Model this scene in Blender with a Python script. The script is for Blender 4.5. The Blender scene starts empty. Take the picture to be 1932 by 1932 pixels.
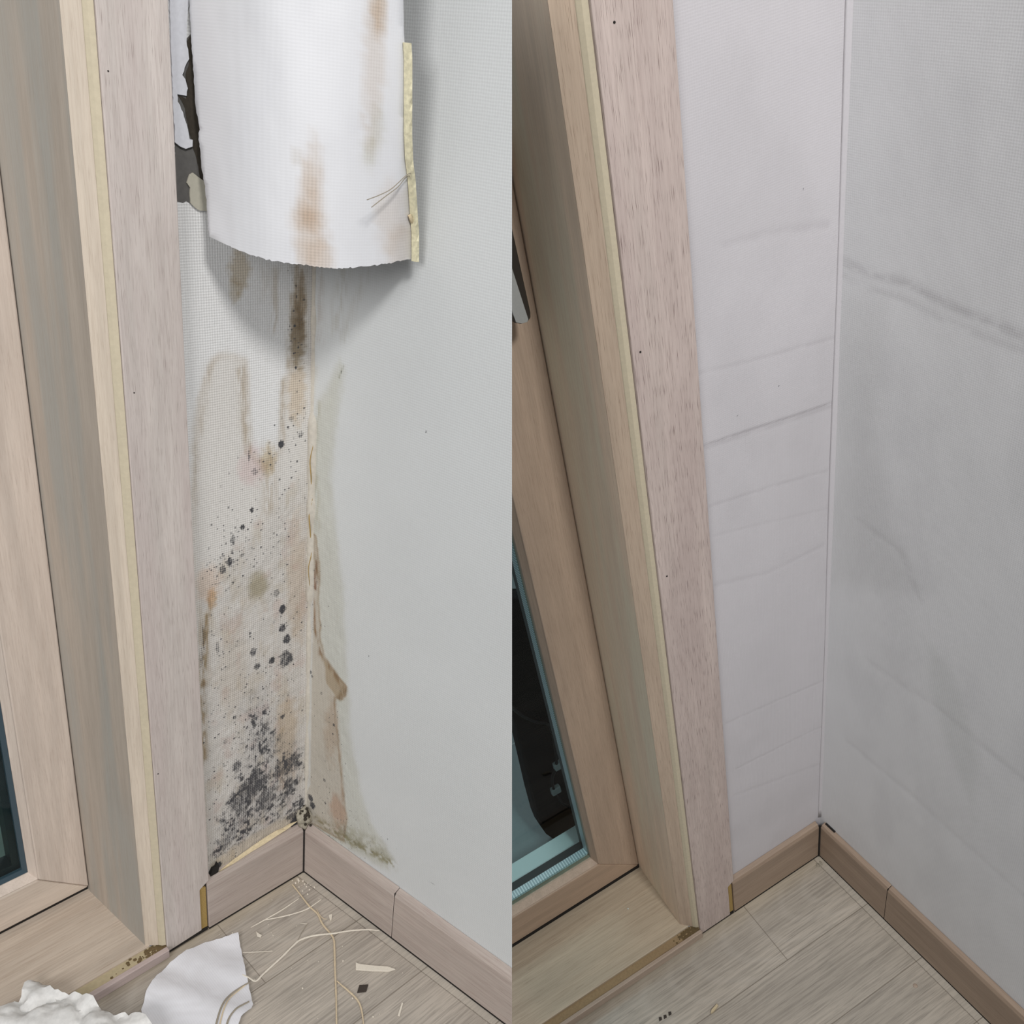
import bpy, bmesh, math, random
import numpy as np
from mathutils import Vector, Matrix, geometry

random.seed(7)
C = bpy.context.scene.collection
S = bpy.context.scene

# ------------------------------------------------------------------ survey of the two corners
# Both corners were surveyed from the photograph (focal length 1700 px for the 1932 px frame).
# Each corner has its own plumb line; lengths are metres.
F = 1700.0
def ray(x, y): return Vector((x-966.0, 966.0-y, -F))

class Corner:
    """Local frame: X along the window wall away from the corner, Y into the room, Z up;
    'side' frame: X along the plain wall, Y out of the room, Z up."""
    def __init__(s, plumb, c, l, r, h):
        up = -ray(*plumb); up.normalize()
        g = lambda p: ray(*p) * (h / -(ray(*p).dot(up)))
        s.o = g(c); s.X = (g(l)-s.o).normalized(); s.Z = up; s.Y = up.cross(s.X)
        v = (g(r)-s.o).normalized(); s.V = v
        s.th = math.atan2(v.dot(s.Y), v.dot(s.X))
        s.N = v.cross(s.Z)                      # into the room from the plain wall
    def loc(s, p): p = p-s.o; return Vector((p.dot(s.X), p.dot(s.Y), p.dot(s.Z)))
    def onz(s, x, y, z): r = ray(x, y); return s.loc(r*((s.o.dot(s.Z)+z)/r.dot(s.Z)))
    def ony(s, x, y, v): r = ray(x, y); return s.loc(r*((s.o.dot(s.Y)+v)/r.dot(s.Y)))
    def onx(s, x, y, v): r = ray(x, y); return s.loc(r*((s.o.dot(s.X)+v)/r.dot(s.X)))
    def side(s, x, y, off=0.0):                  # point on the plain wall -> (along, up)
        r = ray(x, y); p = r*((s.o.dot(s.N)+off)/r.dot(s.N)) - s.o
        return Vector((p.dot(s.V), p.dot(s.Z)))

LC = Corner((530, 4600), (573, 1645), (300, 1810), (951, 1932), .70)
RC = Corner((1487, 3162), (1545, 1614), (1200, 1846), (1868, 1932), 1.35)

# world frame: z is the plumb line of the stained corner, camera 0.70 m above its floor
wz = LC.Z.copy(); wx = (Vector((1, 0, 0)) - wz*wz.x).normalized(); wy = wz.cross(wx)
CW = Matrix((wx, wy, wz))
def world_m(c, side=False):
    X, Y, Z = c.X, c.Y, c.Z
    if side: X, Y = c.V, c.Z.cross(c.V)
    r = Matrix((CW@X, CW@Y, CW@Z)).transposed().to_4x4()
    r.translation = CW@c.o + Vector((0, 0, .70))
    return r
ML, MLs, MR, MRs = world_m(LC), world_m(LC, True), world_m(RC), world_m(RC, True)
CAMX = CW@Vector((1, 0, 0))                      # direction along which the two corners are separated
CAMP = Vector((0, 0, .70))

# ------------------------------------------------------------------ camera, world, lights, exposure
cam = bpy.data.cameras.new('camera'); co = bpy.data.objects.new('camera', cam); C.objects.link(co)
m = Matrix((CW@Vector((1,0,0)), CW@Vector((0,1,0)), CW@Vector((0,0,1)))).transposed().to_4x4(); m.translation = CAMP
co.matrix_world = m
cam.sensor_width = 36; cam.lens = 36*F/1932; cam.clip_start = .01; S.camera = co

w = bpy.data.worlds.new('world'); S.world = w; w.use_nodes = True
w.node_tree.nodes['Background'].inputs[0].default_value = (.93, .96, 1.0, 1)
w.node_tree.nodes['Background'].inputs[1].default_value = .18

def area(name, loc, target, size, power, col):
    l = bpy.data.lights.new(name, 'AREA'); l.shape = 'DISK'; l.size = size; l.energy = power; l.color = col
    o = bpy.data.objects.new(name, l); C.objects.link(o); o.location = loc
    o.rotation_euler = (Vector(target)-Vector(loc)).to_track_quat('-Z', 'Y').to_euler(); return o
def pt(M, x, y, z): return M@Vector((x, y, z))
area('ceiling_lamp', pt(ML, .62, 1.33, 1.77), pt(ML, .05, .05, .40), .26, 20.5, (1.0, .985, .96))
area('room_window_light', CW@Vector((-.60, .02, 1.55))+CAMP, pt(MR, .2, .1, .6), 1.0, 22, (1.0, .98, .96))  # added soft fill behind the camera, no such source known
area('balcony_lamp', pt(MR, .30, -.75, 1.25), pt(MR, .30, -.45, 0), .3, 2.4, (.94, .98, 1.0))  # added fill that brightens the view beyond the pane, unseen source

S.view_settings.view_transform = 'Standard'; S.view_settings.look = 'None'
S.view_settings.gamma = 1; S.view_settings.use_curve_mapping = False
S.view_settings.exposure = 0.0

# ------------------------------------------------------------------ node materials
def lin(c): return tuple(((v/255)/12.92 if v/255 <= .04045 else ((v/255+.055)/1.055)**2.4) for v in c)+(1,)
class NT:
    def __init__(s, name, rough=.6):
        s.m = bpy.data.materials.new(name); s.m.use_nodes = True; s.t = s.m.node_tree
        s.b = s.t.nodes['Principled BSDF']; s.b.inputs['Roughness'].default_value = rough
        s.oc = s.t.nodes.new('ShaderNodeTexCoord').outputs['Object']
    def n(s, typ, **k):
        x = s.t.nodes.new(typ)
        for a, v in k.items(): setattr(x, a, v)
        return x
    def l(s, a, b): s.t.links.new(a, b)
    def val(s, v, i):
        if isinstance(v, (int, float)): i.default_value = v
        elif isinstance(v, tuple): i.default_value = v
        else: s.l(v, i)
    def math(s, op, a, b=0.0, c=0.0, clamp=False):
        x = s.n('ShaderNodeMath', operation=op, use_clamp=clamp)
        s.val(a, x.inputs[0]); s.val(b, x.inputs[1]); s.val(c, x.inputs[2]); return x.outputs[0]
    def mapping(s, scale, loc=(0,0,0), rot=(0,0,0), src=None):
        x = s.n('ShaderNodeMapping'); x.inputs['Scale'].default_value = scale
        x.inputs['Location'].default_value = loc; x.inputs['Rotation'].default_value = rot
        s.l(src or s.oc, x.inputs[0]); return x.outputs[0]
    def noise(s, vec, scale=1, detail=3, rough=.55, dist=0):
        x = s.n('ShaderNodeTexNoise'); s.l(vec, x.inputs['Vector']); x.inputs['Scale'].default_value = scale
        x.inputs['Detail'].default_value = detail; x.inputs['Roughness'].default_value = rough
        x.inputs['Distortion'].default_value = dist; return x.outputs['Fac']
    def ramp(s, f, a, b, lo=0.0, hi=1.0):
        x = s.n('ShaderNodeMapRange', clamp=True); s.val(f, x.inputs[0])
        x.inputs[1].default_value = a; x.inputs[2].default_value = b
        x.inputs[3].default_value = lo; x.inputs[4].default_value = hi; return x.outputs[0]
    def mix(s, f, a, b, mode='MIX'):
        x = s.n('ShaderNodeMix', data_type='RGBA', blend_type=mode)
        s.val(f, x.inputs[0]); s.val(a, x.inputs[6]); s.val(b, x.inputs[7]); return x.outputs[2]
    def bump(s, h, strength=.3, dist=.001):
        x = s.n('ShaderNodeBump'); x.inputs['Strength'].default_value = strength
        x.inputs['Distance'].default_value = dist; s.l(h, x.inputs['Height']); s.l(x.outputs[0], s.b.inputs['Normal'])
    def col(s, c): s.val(c, s.b.inputs['Base Color'])
    def sep(s, v=None):
        x = s.n('ShaderNodeSeparateXYZ'); s.l(v or s.oc, x.inputs[0]); return x.outputs

def plain(name, c, rough=.6, metal=0, bump=None, var=.0):
    t = NT(name, rough); t.b.inputs['Metallic'].default_value = metal
    if var:
        f = t.noise(t.oc, bump or 200, 4)
        t.col(t.mix(f, lin([max(0, v*(1-var)) for v in c]), lin([min(255, v*(1+var)) for v in c])))
        t.bump(f, .25, .0006)
    else: t.col(lin(c))
    return t.m

def wood(name, c, dark, axis='z', k=1.0, pore=.5, tint=None, rough=.5, seed=0.0, streak=.5):
    """printed oak foil; grain runs along axis, k scales the figure"""
    t = NT(name, rough)
    def sc(across, along):
        a, b = across/k, along/k
        return {'z': (a, a, b), 'x': (b, a, a)}[axis]
    L0 = (seed, seed*.7, seed*.3)
    p = t.noise(t.mapping(sc(2300, 42), L0), 1, 2, .5)
    p2 = t.noise(t.mapping(sc(500, 18), L0), 1, 3, .6)
    b = t.noise(t.mapping(sc(70, 5), L0), 1, 3, .5)
    g = t.noise(t.mapping((90/k, 90/k, 90/k), L0), 1, 2, .5)
    base = t.mix(t.ramp(b, .3, .7), lin([v*.95 for v in c]), lin([min(255, v*1.04) for v in c]))
    if tint:
        tb = t.noise(t.mapping(sc(30, 2.2), (seed+3, seed, 1)), 1, 2, .5)
        base = t.mix(t.ramp(tb, .42, .62), base, lin(tint))
    base = t.mix(t.ramp(p2, .42, .72, 0, streak*.7), base, lin([.5*(a+d) for a, d in zip(c, dark)]))
    base = t.mix(t.math('MULTIPLY', t.ramp(p, .585, .68), t.ramp(g, .3, .6, .45*pore, pore)), base, lin(dark))
    t.col(base); t.bump(p, .12, .0004)
    return t.m

def paper(name, c, pitch, weave=.08, rough=.62, bumpd=.0004, tone=.03):
    """woven-look wallpaper; dirt that belongs to the paper comes from the wall's own attributes"""
    t = NT(name, rough)
    x, y, z = t.sep()
    wob = t.noise(t.mapping((120, 120, 120)), 1, 2)
    wf = t.math('MULTIPLY', wob, 2.2)
    fine = t.noise(t.mapping((1/pitch*.5, 1/pitch*.5, 1/pitch*.5)), 1, 2, .6)
    sx = t.math('SINE', t.math('ADD', t.math('MULTIPLY', x, 2*math.pi/pitch), wf))
    sz = t.math('SINE', t.math('ADD', t.math('MULTIPLY', z, 2*math.pi/pitch), wf))
    h = t.math('ADD', t.math('MULTIPLY', t.math('ADD', sx, sz), .25), t.math('ADD', t.math('MULTIPLY', fine, .7), .15), clamp=True)
    at = t.n('ShaderNodeAttribute', attribute_name='stain'); mo = t.n('ShaderNodeAttribute', attribute_name='mould')
    big = t.noise(t.mapping((9, 9, 9)), 1, 3)
    base = t.mix(big, lin([v*(1-tone) for v in c]), lin([min(255, v*(1+tone)) for v in c]))
    base = t.mix(1.0, base, at.outputs['Color'], 'MULTIPLY')
    # thread pits carry a little of the dirt
    sp = t.n('ShaderNodeSeparateColor'); t.l(at.outputs['Color'], sp.inputs[0])
    soiled = t.math('MULTIPLY', t.math('SUBTRACT', 1.0, sp.outputs[2]), .5, clamp=True)
    pits = t.math('MULTIPLY', t.ramp(h, .15, .75, 1, 0), t.math('ADD', weave, soiled), clamp=True)
    base = t.mix(pits, base, lin([124, 114, 102]))
    mf = t.math('SUBTRACT', t.math('MULTIPLY', mo.outputs['Fac'], 1.55), t.math('MULTIPLY', h, .75), clamp=True)
    base = t.mix(mf, base, lin([66, 66, 70]))
    t.col(base); t.bump(h, .5, bumpd)
    return t.m

def floor_mat(name, W, k, dwall, th, c=(176, 169, 158)):
    t = NT(name, .42)
    x, y, z = t.sep()
    row = t.math('FLOOR', t.math('DIVIDE', y, W)); fr = t.math('FRACT', t.math('DIVIDE', y, W))
    wn = t.n('ShaderNodeTexWhiteNoise', noise_dimensions='1D'); t.l(row, wn.inputs['W'])
    off = t.n('ShaderNodeCombineXYZ'); t.l(t.math('MULTIPLY', wn.outputs['Value'], 3.1), off.inputs[0]); t.l(t.math('MULTIPLY', row, 2.7), off.inputs[2])
    v = t.n('ShaderNodeVectorMath', operation='ADD'); t.l(t.oc, v.inputs[0]); t.l(off.outputs[0], v.inputs[1]); v = v.outputs[0]
    a = t.noise(t.mapping((14/k, 420/k, 20), src=v), 1, 4, .65, .3)
    b = t.noise(t.mapping((45/k, 1500/k, 20), src=v), 1, 2, .5)
    g = t.noise(t.mapping((6/k, 22/k, 3), src=v), 1, 2, .5)
    wv = t.n('ShaderNodeTexWave', wave_type='RINGS', rings_direction='Z'); t.l(t.mapping((10/k, 34/k, 0), (.9, -1.25/k, 0), src=t.oc), wv.inputs[0])
    wv.inputs['Scale'].default_value = .8; wv.inputs['Distortion'].default_value = 2.2; wv.inputs['Detail'].default_value = 2
    base = t.mix(t.ramp(g, .3, .7), lin([q*.92 for q in c]), lin([min(255, q*1.05) for q in c]))
    base = t.mix(t.ramp(a, .42, .66, 0, .65), base, lin([q*.72 for q in c]))
    base = t.mix(t.ramp(b, .58, .72, 0, .5), base, lin([q*.58 for q in c]))
    r0 = t.math('COMPARE', row, 0.0, .5)
    base = t.mix(t.math('MULTIPLY', t.math('MULTIPLY', t.ramp(wv.outputs['Fac'], .7, 1.0), r0), .14), base, lin([200, 194, 185]))
    base = t.mix(t.math('MULTIPLY', t.math('SUBTRACT', 1.0, t.ramp(y, 0.0, .02*k)), .35), base, lin([170, 152, 118]))
    seam = t.math('MAXIMUM', t.math('LESS_THAN', fr, .007), t.math('GREATER_THAN', fr, .993))
    # butt joint in the first row
    ej = t.math('MULTIPLY', t.math('LESS_THAN', t.math('ABSOLUTE', t.math('SUBTRACT', x, .118*k)), .0005*k), r0)
    seam = t.math('MAXIMUM', seam, ej)
    # expansion strip along the plain wall
    d = t.math('ADD', t.math('MULTIPLY', x, math.sin(th)), t.math('MULTIPLY', y, -math.cos(th)))
    wob = t.math('MULTIPLY', t.math('SUBTRACT', t.noise(t.mapping((400/k, 400/k, 1)), 1, 2), .5), .0016*k)
    st = t.math('LESS_THAN', t.math('ABSOLUTE', t.math('SUBTRACT', t.math('ADD', d, wob), dwall)), .0005*k)
    base = t.mix(t.math('MULTIPLY', t.math('LESS_THAN', d, dwall), .35), base, lin([190, 184, 172]))
    base = t.mix(t.math('MULTIPLY', seam, .6), base, lin([98, 88, 76]))
    base = t.mix(t.math('MULTIPLY', st, .6), base, lin([92, 84, 74]))
    t.col(base); t.bump(a, .1, .0004)
    return t.m

M = {}
M['casingL'] = wood('pale_oak_foil', (204, 195, 189), (120, 100, 95), 'z', .62, .6, tint=(200, 189, 184), seed=1)
M['stripL'] = wood('warm_oak_foil', (207, 194, 178), (140, 118, 100), 'z', .62, .35, seed=2)
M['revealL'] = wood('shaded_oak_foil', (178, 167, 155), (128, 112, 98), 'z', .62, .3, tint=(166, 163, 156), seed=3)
M['sashL'] = wood('brown_oak_foil', (212, 198, 186), (150, 128, 114), 'z', .62, .35, seed=4)
M['railL'] = wood('brown_oak_foil_level', (208, 194, 180), (150, 128, 114), 'x', .62, .35, seed=5)
M['sillL'] = wood('sill_oak_foil', (198, 184, 169), (136, 114, 96), 'x', .9, .5, seed=6, streak=.8)
M['lipL'] = wood('pink_oak_foil', (188, 172, 168), (125, 104, 98), 'x', .62, .4, seed=7)
M['baseL'] = wood('skirting_oak_foil', (184, 172, 164), (130, 106, 100), 'x', .8, .5, seed=8, streak=.7)
M['casingR'] = wood('pale_oak_foil_clean', (202, 187, 180), (104, 82, 78), 'z', 1.0, 1.0, tint=(194, 178, 172), seed=11)
M['stripR'] = wood('warm_oak_foil_clean', (200, 180, 160), (130, 104, 88), 'z', 1.0, .6, seed=12)
M['revealR'] = wood('greenish_oak_foil', (238, 218, 196), (176, 154, 132), 'z', 1.0, .3, tint=(232, 224, 202), seed=13)  # wood lightened in colour to make up for light missing on the reveal
M['sashR'] = wood('brown_oak_foil_clean', (194, 172, 152), (130, 105, 88), 'z', .8, .4, seed=14)
M['railR'] = wood('brown_oak_foil_clean_level', (190, 166, 144), (130, 105, 88), 'x', .8, .4, seed=15)
M['sillR'] = wood('sill_oak_foil_clean', (196, 182, 160), (130, 108, 88), 'x', 1.3, .5, seed=16, streak=.8)
M['lipR'] = wood('grey_oak_foil', (176, 158, 142), (110, 92, 80), 'x', 1.0, .4, seed=17)
M['groove'] = plain('brown_groove', (150, 128, 96), .8, 0, 400, .12)
M['mdfsill'] = plain('soiled_board_edge', (176, 162, 132), .8, 0, 300, .1)
M['sillgrime'] = plain('brown_sill_grime', (96, 80, 54), .9, 0, 900, .35)
M['baseR'] = wood('skirting_oak_foil_clean', (162, 142, 124), (112, 92, 78), 'x', 1.2, .5, seed=18, streak=.7)
M['mdf'] = plain('yellowed_board_edge', (199, 188, 164), .7, 0, 300, .05)
M['mdfcut'] = plain('raw_cut_board', (160, 134, 80), .85, 0, 900, .2)
M['grime'] = plain('black_grime', (26, 22, 19), .9, 0, 900, .3)  # black for painted gap shade, nail marks and the rotten hole
M['gunk'] = plain('mouldy_paste', (150, 144, 130), .9, 0, 700, .35)
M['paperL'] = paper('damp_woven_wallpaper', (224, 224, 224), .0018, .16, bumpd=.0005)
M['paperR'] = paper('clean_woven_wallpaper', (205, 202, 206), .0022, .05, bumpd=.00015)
M['paperR2'] = paper('clean_woven_wallpaper_side', (226, 227, 229), .0022, .06, bumpd=.00015)  # same clean paper, lightened in colour in place of light on this wall
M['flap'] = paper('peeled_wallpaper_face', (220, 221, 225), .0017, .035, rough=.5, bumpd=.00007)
M['paperL2'] = paper('damp_woven_wallpaper_side', (207, 210, 211), .0019, .07, bumpd=.00015)  # same damp paper, darkened in colour to offset the fill on this wall
M['scrap'] = paper('torn_wallpaper_white', (222, 222, 227), .0017, .07, rough=.6, bumpd=.00012, tone=.04)
M['crumple'] = plain('crumpled_paper_back', (218, 217, 215), .8, 0, 260, .10)
M['paste'] = plain('dried_paste_paper', (198, 192, 164), .7, 0, 400, .22)
M['tornedge'] = plain('torn_paper_edge', (202, 186, 154), .8, 0, 500, .14)
M['seam'] = plain('corner_paper_seam', (203, 200, 204), .6, 0, 500, .02)
M['seamL'] = plain('corner_paper_seam_damp', (194, 188, 177), .6, 0, 300, .10)
M['concrete'] = plain('dark_bare_concrete', (92, 90, 88), .9, 0, 300, .12)
M['void'] = plain('black_residue', (52, 46, 38), .95, 0, 500, .25)
M['remnant'] = plain('grey_paper_remnant', (205, 206, 212), .8, 0, 400, .05)
M['remnant2'] = plain('beige_paper_remnant', (176, 172, 158), .8, 0, 400, .05)
M['fibre'] = plain('dry_paper_fibre', (205, 188, 160), .8, 0, 900, .12)
M['fibre2'] = plain('white_paper_fibre', (222, 214, 200), .8, 0, 900, .06)
M['fibre3'] = plain('grey_paper_fibre', (150, 142, 128), .8, 0, 900, .08)
M['chip'] = plain('dark_chip', (58, 50, 44), .7, 0, 900, .1)
M['gasket'] = plain('blue_grey_gasket', (56, 74, 84), .4)
M['dgasket'] = plain('black_gasket', (30, 36, 40), .5)
M['alu'] = plain('aluminium', (206, 220, 220), .4, .1)
M['spacer'] = None
M['silver'] = plain('satin_silver', (176, 178, 176), .45, .15, 600, .03)
M['darkmetal'] = plain('dark_metal', (64, 58, 52), .45, .4)
M['tileR'] = plain('grey_balcony_tile', (150, 158, 160), .5, 0, 300, .04)
M['grout'] = plain('pale_grout', (190, 196, 196), .8)
M['black'] = plain('black_panel', (17, 21, 25), .45, 0, 60, .1)
M['black'].node_tree.nodes['Principled BSDF'].inputs['Roughness'].default_value = .9
M['black'].node_tree.nodes['Principled BSDF'].inputs['Specular IOR Level'].default_value = .15
M['cable'] = plain('black_cable', (18, 20, 22), .5)
M['clip'] = plain('pale_plastic_clip', (196, 206, 206), .4)
M['wht'] = plain('white_plastic', (226, 240, 240), .4)
M['bluebox'] = plain('blue_grey_casing', (84, 106, 118), .5)
M['outL'] = plain('pale_green_balcony_tile', (120, 132, 124), .5, 0, 100, .06)
M['outD'] = plain('dark_outer_post', (34, 42, 48), .5)
M['outW'] = plain('dark_outer_wall', (58, 66, 70), .8, 0, 40, .1)
M['floorL'] = floor_mat('grey_oak_laminate', .078, .62*1.25, .0075, LC.th, (184, 175, 164))
M['floorR'] = floor_mat('grey_oak_laminate_clean', .0965, 1.25, .011, RC.th, (186, 178, 166))
def spacer_mat():
    t = NT('perforated_spacer', .3); t.b.inputs['Metallic'].default_value = .0
    x, y, z = t.sep()
    s = t.math('SINE', t.math('MULTIPLY', x, 2*math.pi/.0042)); s2 = t.math('SINE', t.math('MULTIPLY', z, 2*math.pi/.0042))
    t.col(t.mix(t.ramp(t.math('MAXIMUM', s, s2), .1, .6), lin((170, 186, 196)), lin((240, 246, 250)))); return t.m
M['spacer'] = spacer_mat()
def glass_mat():
    t = NT('window_glass', 0); nt = t.t
    tr = t.n('ShaderNodeBsdfTransparent'); tr.inputs[0].default_value = (.80, .90, .90, 1)
    gl = t.n('ShaderNodeBsdfGlossy'); gl.inputs['Roughness'].default_value = .02
    fr = t.n('ShaderNodeFresnel'); fr.inputs[0].default_value = 1.45
    mx = t.n('ShaderNodeMixShader'); ge = t.n('ShaderNodeNewGeometry'); front = t.math('SUBTRACT', 1.0, ge.outputs['Backfacing'])
    t.l(t.math('MULTIPLY', t.math('MULTIPLY', fr.outputs[0], .5), front), mx.inputs[0]); t.l(tr.outputs[0], mx.inputs[1]); t.l(gl.outputs[0], mx.inputs[2])
    out = nt.nodes['Material Output']; nt.links.new(mx.outputs[0], out.inputs[0]); return t.m
M['glass'] = glass_mat()

# ------------------------------------------------------------------ mesh helpers
def trim(bm, mw, side):
    """cut a setting mesh where the wing wall between the two corners ends"""
    inv = mw.inverted()
    off = 0.0 if side == 'L' else -.03
    p = inv@(CAMP + CAMX*off); n = (inv.to_3x3()@CAMX).normalized()
    if side == 'R': n = -n
    r = bmesh.ops.bisect_plane(bm, geom=bm.verts[:]+bm.edges[:]+bm.faces[:], plane_co=p, plane_no=n, clear_outer=True)
    e = [g for g in r['geom_cut'] if isinstance(g, bmesh.types.BMEdge)]
    if e:
        try: bmesh.ops.holes_fill(bm, edges=e, sides=0)
        except Exception: pass

def link(name, bm, mat, mw, parent=None, side=None, bevel=0, smooth=False, origin=None):
    if side: trim(bm, mw, side)
    if not len(bm.faces): bm.free(); return None
    if origin is not None: bmesh.ops.translate(bm, verts=bm.verts, vec=-Vector(origin))
    bmesh.ops.recalc_face_normals(bm, faces=bm.faces)
    me = bpy.data.meshes.new(name); bm.to_mesh(me); bm.free()
    o = bpy.data.objects.new(name, me); C.objects.link(o)
    o.data.materials.append(mat)
    mm = mw@Matrix.Translation(origin) if origin is not None else mw.copy()
    if parent is not None:
        o.parent = parent; o.matrix_parent_inverse = Matrix.Identity(4)
        o.matrix_basis = parent['_m'].inverted()@mm if False else PM[parent.name].inverted()@mm
    else: o.matrix_world = mm
    PM[o.name] = mm
    if bevel:
        b = o.modifiers.new('bevel', 'BEVEL'); b.width = bevel; b.segments = 2; b.limit_method = 'ANGLE'; b.angle_limit = math.radians(35)
    if smooth:
        for p in me.polygons: p.use_smooth = True
    return o
PM = {}
def empty(name, mm):
    o = bpy.data.objects.new(name, None); C.objects.link(o); o.matrix_world = mm; o.empty_display_size = .02
    PM[o.name] = mm.copy(); return o
def tag(o, label, cat, group=None, kind=None):
    o['label'] = label; o['category'] = cat
    if group: o['group'] = group
    if kind: o['kind'] = kind
    return o

def prism(bm, pts, a0, a1, plane):
    """polygon in plane 'XY','XZ','YZ' extruded along the third axis"""
    def mk(p, a):
        return {'XY': (p[0], p[1], a), 'XZ': (p[0], a, p[1]), 'YZ': (a, p[0], p[1])}[plane]
    lo = [bm.verts.new(mk(p, a0)) for p in pts]; hi = [bm.verts.new(mk(p, a1)) for p in pts]
    n = len(pts)
    bm.faces.new(lo); bm.faces.new(hi[::-1])
    for i in range(n): bm.faces.new((lo[i], hi[i], hi[(i+1) % n], lo[(i+1) % n]))
    return bm
def box(bm, x0, x1, y0, y1, z0, z1): return prism(bm, [(x0, y0), (x1, y0), (x1, y1), (x0, y1)], z0, z1, 'XY')
def B(): return bmesh.new()
def miter(bm, prof, X0, Z0, X1, Z1):
    """profile (d,y) swept down a stile at X0 and along a rail at Z0, mitred"""
    rings = [[bm.verts.new((X0+d, y, Z1)) for d, y in prof], [bm.verts.new((X0+d, y, Z0+d)) for d, y in prof],
             [bm.verts.new((X1, y, Z0+d)) for d, y in prof]]
    n = len(prof)
    for a, b in zip(rings, rings[1:]):
        for i in range(n): bm.faces.new((a[i], a[(i+1) % n], b[(i+1) % n], b[i]))
    bm.faces.new(rings[0]); bm.faces.new(rings[-1][::-1]); return bm
def tube(bm, pts, rads, seg=6, flat=1.0):
    pts = [Vector(p) for p in pts]; rings = []
    for i, p in enumerate(pts):
        t = (pts[min(i+1, len(pts)-1)]-pts[max(i-1, 0)]).normalized()
        u = t.cross(Vector((0, 0, 1)));  u = u.normalized() if u.length > 1e-6 else Vector((1, 0, 0))
        v = t.cross(u).normalized(); r = rads[i] if isinstance(rads, (list, tuple)) else rads
        rings.append([bm.verts.new(p+u*(r*math.cos(2*math.pi*k/seg))+v*(r*flat*math.sin(2*math.pi*k/seg))) for k in range(seg)])
    for a, b in zip(rings, rings[1:]):
        for k in range(seg): bm.faces.new((a[k], a[(k+1) % seg], b[(k+1) % seg], b[k]))
    bm.faces.new(rings[0]); bm.faces.new(rings[-1][::-1]); return bm
def smooth_path(pts, n=6):
    out = []
    P = [Vector(p) for p in pts]; P = [P[0]*2-P[1]]+P+[P[-1]*2-P[-2]]
    for i in range(1, len(P)-2):
        for k in range(n):
            t = k/n; a, b, c, d = P[i-1:i+3]
            out.append(.5*((2*b)+(c-a)*t+(2*a-5*b+4*c-d)*t*t+(3*b-a-3*c+d)*t**3))
    out.append(P[-2]); return out

# ---- numpy noise
def vnoise(x, y, seed=0):
    xi = np.floor(x).astype(np.int64); yi = np.floor(y).astype(np.int64); fx = x-xi; fy = y-yi
    fx = fx*fx*(3-2*fx); fy = fy*fy*(3-2*fy)
    def h(a, b):
        n = (a*374761393+b*668265263+seed*982451653) & 0xffffffff
        n = ((n ^ (n >> 13))*1274126177) & 0xffffffff; n = n ^ (n >> 16)
        return (n & 0xffff)/65535.0
    return (h(xi, yi)*(1-fx)+h(xi+1, yi)*fx)*(1-fy)+(h(xi, yi+1)*(1-fx)+h(xi+1, yi+1)*fx)*fy
def fbm(x, y, seed=0, oct=4):
    s = 0; a = .5; t = 0
    for k in range(oct): s = s+a*vnoise(x*2**k, y*2**k, seed+k*17); t += a; a *= .55
    return s/t
def sdf(px, py, poly):
    """signed distance, positive inside"""
    d = np.full(px.shape, 1e9); ins = np.zeros(px.shape, bool); n = len(poly)
    for i in range(n):
        ax, ay = poly[i]; bx, by = poly[(i+1) % n]; ex, ey = bx-ax, by-ay
        t = np.clip(((px-ax)*ex+(py-ay)*ey)/(ex*ex+ey*ey+1e-12), 0, 1)
        d = np.minimum(d, np.hypot(px-ax-t*ex, py-ay-t*ey))
        c = ((ay > py) != (by > py)); ins ^= c & (px < (bx-ax)*(py-ay)/(by-ay+1e-12)+ax)
    return np.where(ins, d, -d)
def seg(px, py, a, b):
    ex, ey = b[0]-a[0], b[1]-a[1]; t = np.clip(((px-a[0])*ex+(py-a[1])*ey)/(ex*ex+ey*ey+1e-12), 0, 1)
    return np.hypot(px-a[0]-t*ex, py-a[1]-t*ey)
def sstep(a, b, v): t = np.clip((v-a)/(b-a), 0, 1); return t*t*(3-2*t)
class DirtShade:
    """stains that sit in the paper itself, laid out in millimetres on the wall"""
    def __init__(s, u, z): s.u, s.z = u*1000, z*1000; s.c = np.ones(u.shape+(3,)); s.m = np.zeros(u.shape); s.h = np.zeros(u.shape)
    def mul(s, f, col):
        f = np.clip(f, 0, 1)[..., None]; s.c *= 1-f*(1-np.array(col))
    def poly(s, P, col, k=1.0, soft=4, jag=3, sc=12, seed=1, ring=0, ringc=None, rw=1.5):
        d = sdf(s.u, s.z, P)+(fbm(s.u/sc, s.z/sc, seed)-.5)*2*jag
        s.mul(sstep(-soft*.5, soft, d)*k, col)
        if ring: s.mul(np.exp(-((d-rw)/rw)**2)*ring*fbm(s.u/9, s.z/14, seed+5)*1.5, ringc or col)
        return d
    def blob(s, p, r, col, k=1.0, ry=None, seed=2, jag=.4):
        ry = ry or r; q = np.hypot((s.u-p[0])/r, (s.z-p[1])/ry)+(fbm(s.u/max(r*.5, 1), s.z/max(r*.5, 1), seed)-.5)*2*jag
        s.mul(1-sstep(.4, 1.15, q), [1-(1-c)*k for c in col])
    def spot(s, p, r, k=1.0, ry=None, seed=3, jag=.3):
        ry = ry or r; q = np.hypot((s.u-p[0])/r, (s.z-p[1])/ry)+(fbm(s.u/max(r*.4, .8), s.z/max(r*.4, .8), seed)-.5)*2*jag
        s.m = np.maximum(s.m, (1-sstep(.55, 1.1, q))*k)
    def streak(s, a, b, wdt, col, k=1.0, seed=4, iso=False):
        d = seg(s.u, s.z, a, b); n = fbm(s.u/5, s.z/4, seed) if iso else fbm(s.u/2.2, s.z/12, seed)
        s.mul(np.exp(-(d/wdt)**2)*k*sstep(.25, .7, n), col)

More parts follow.
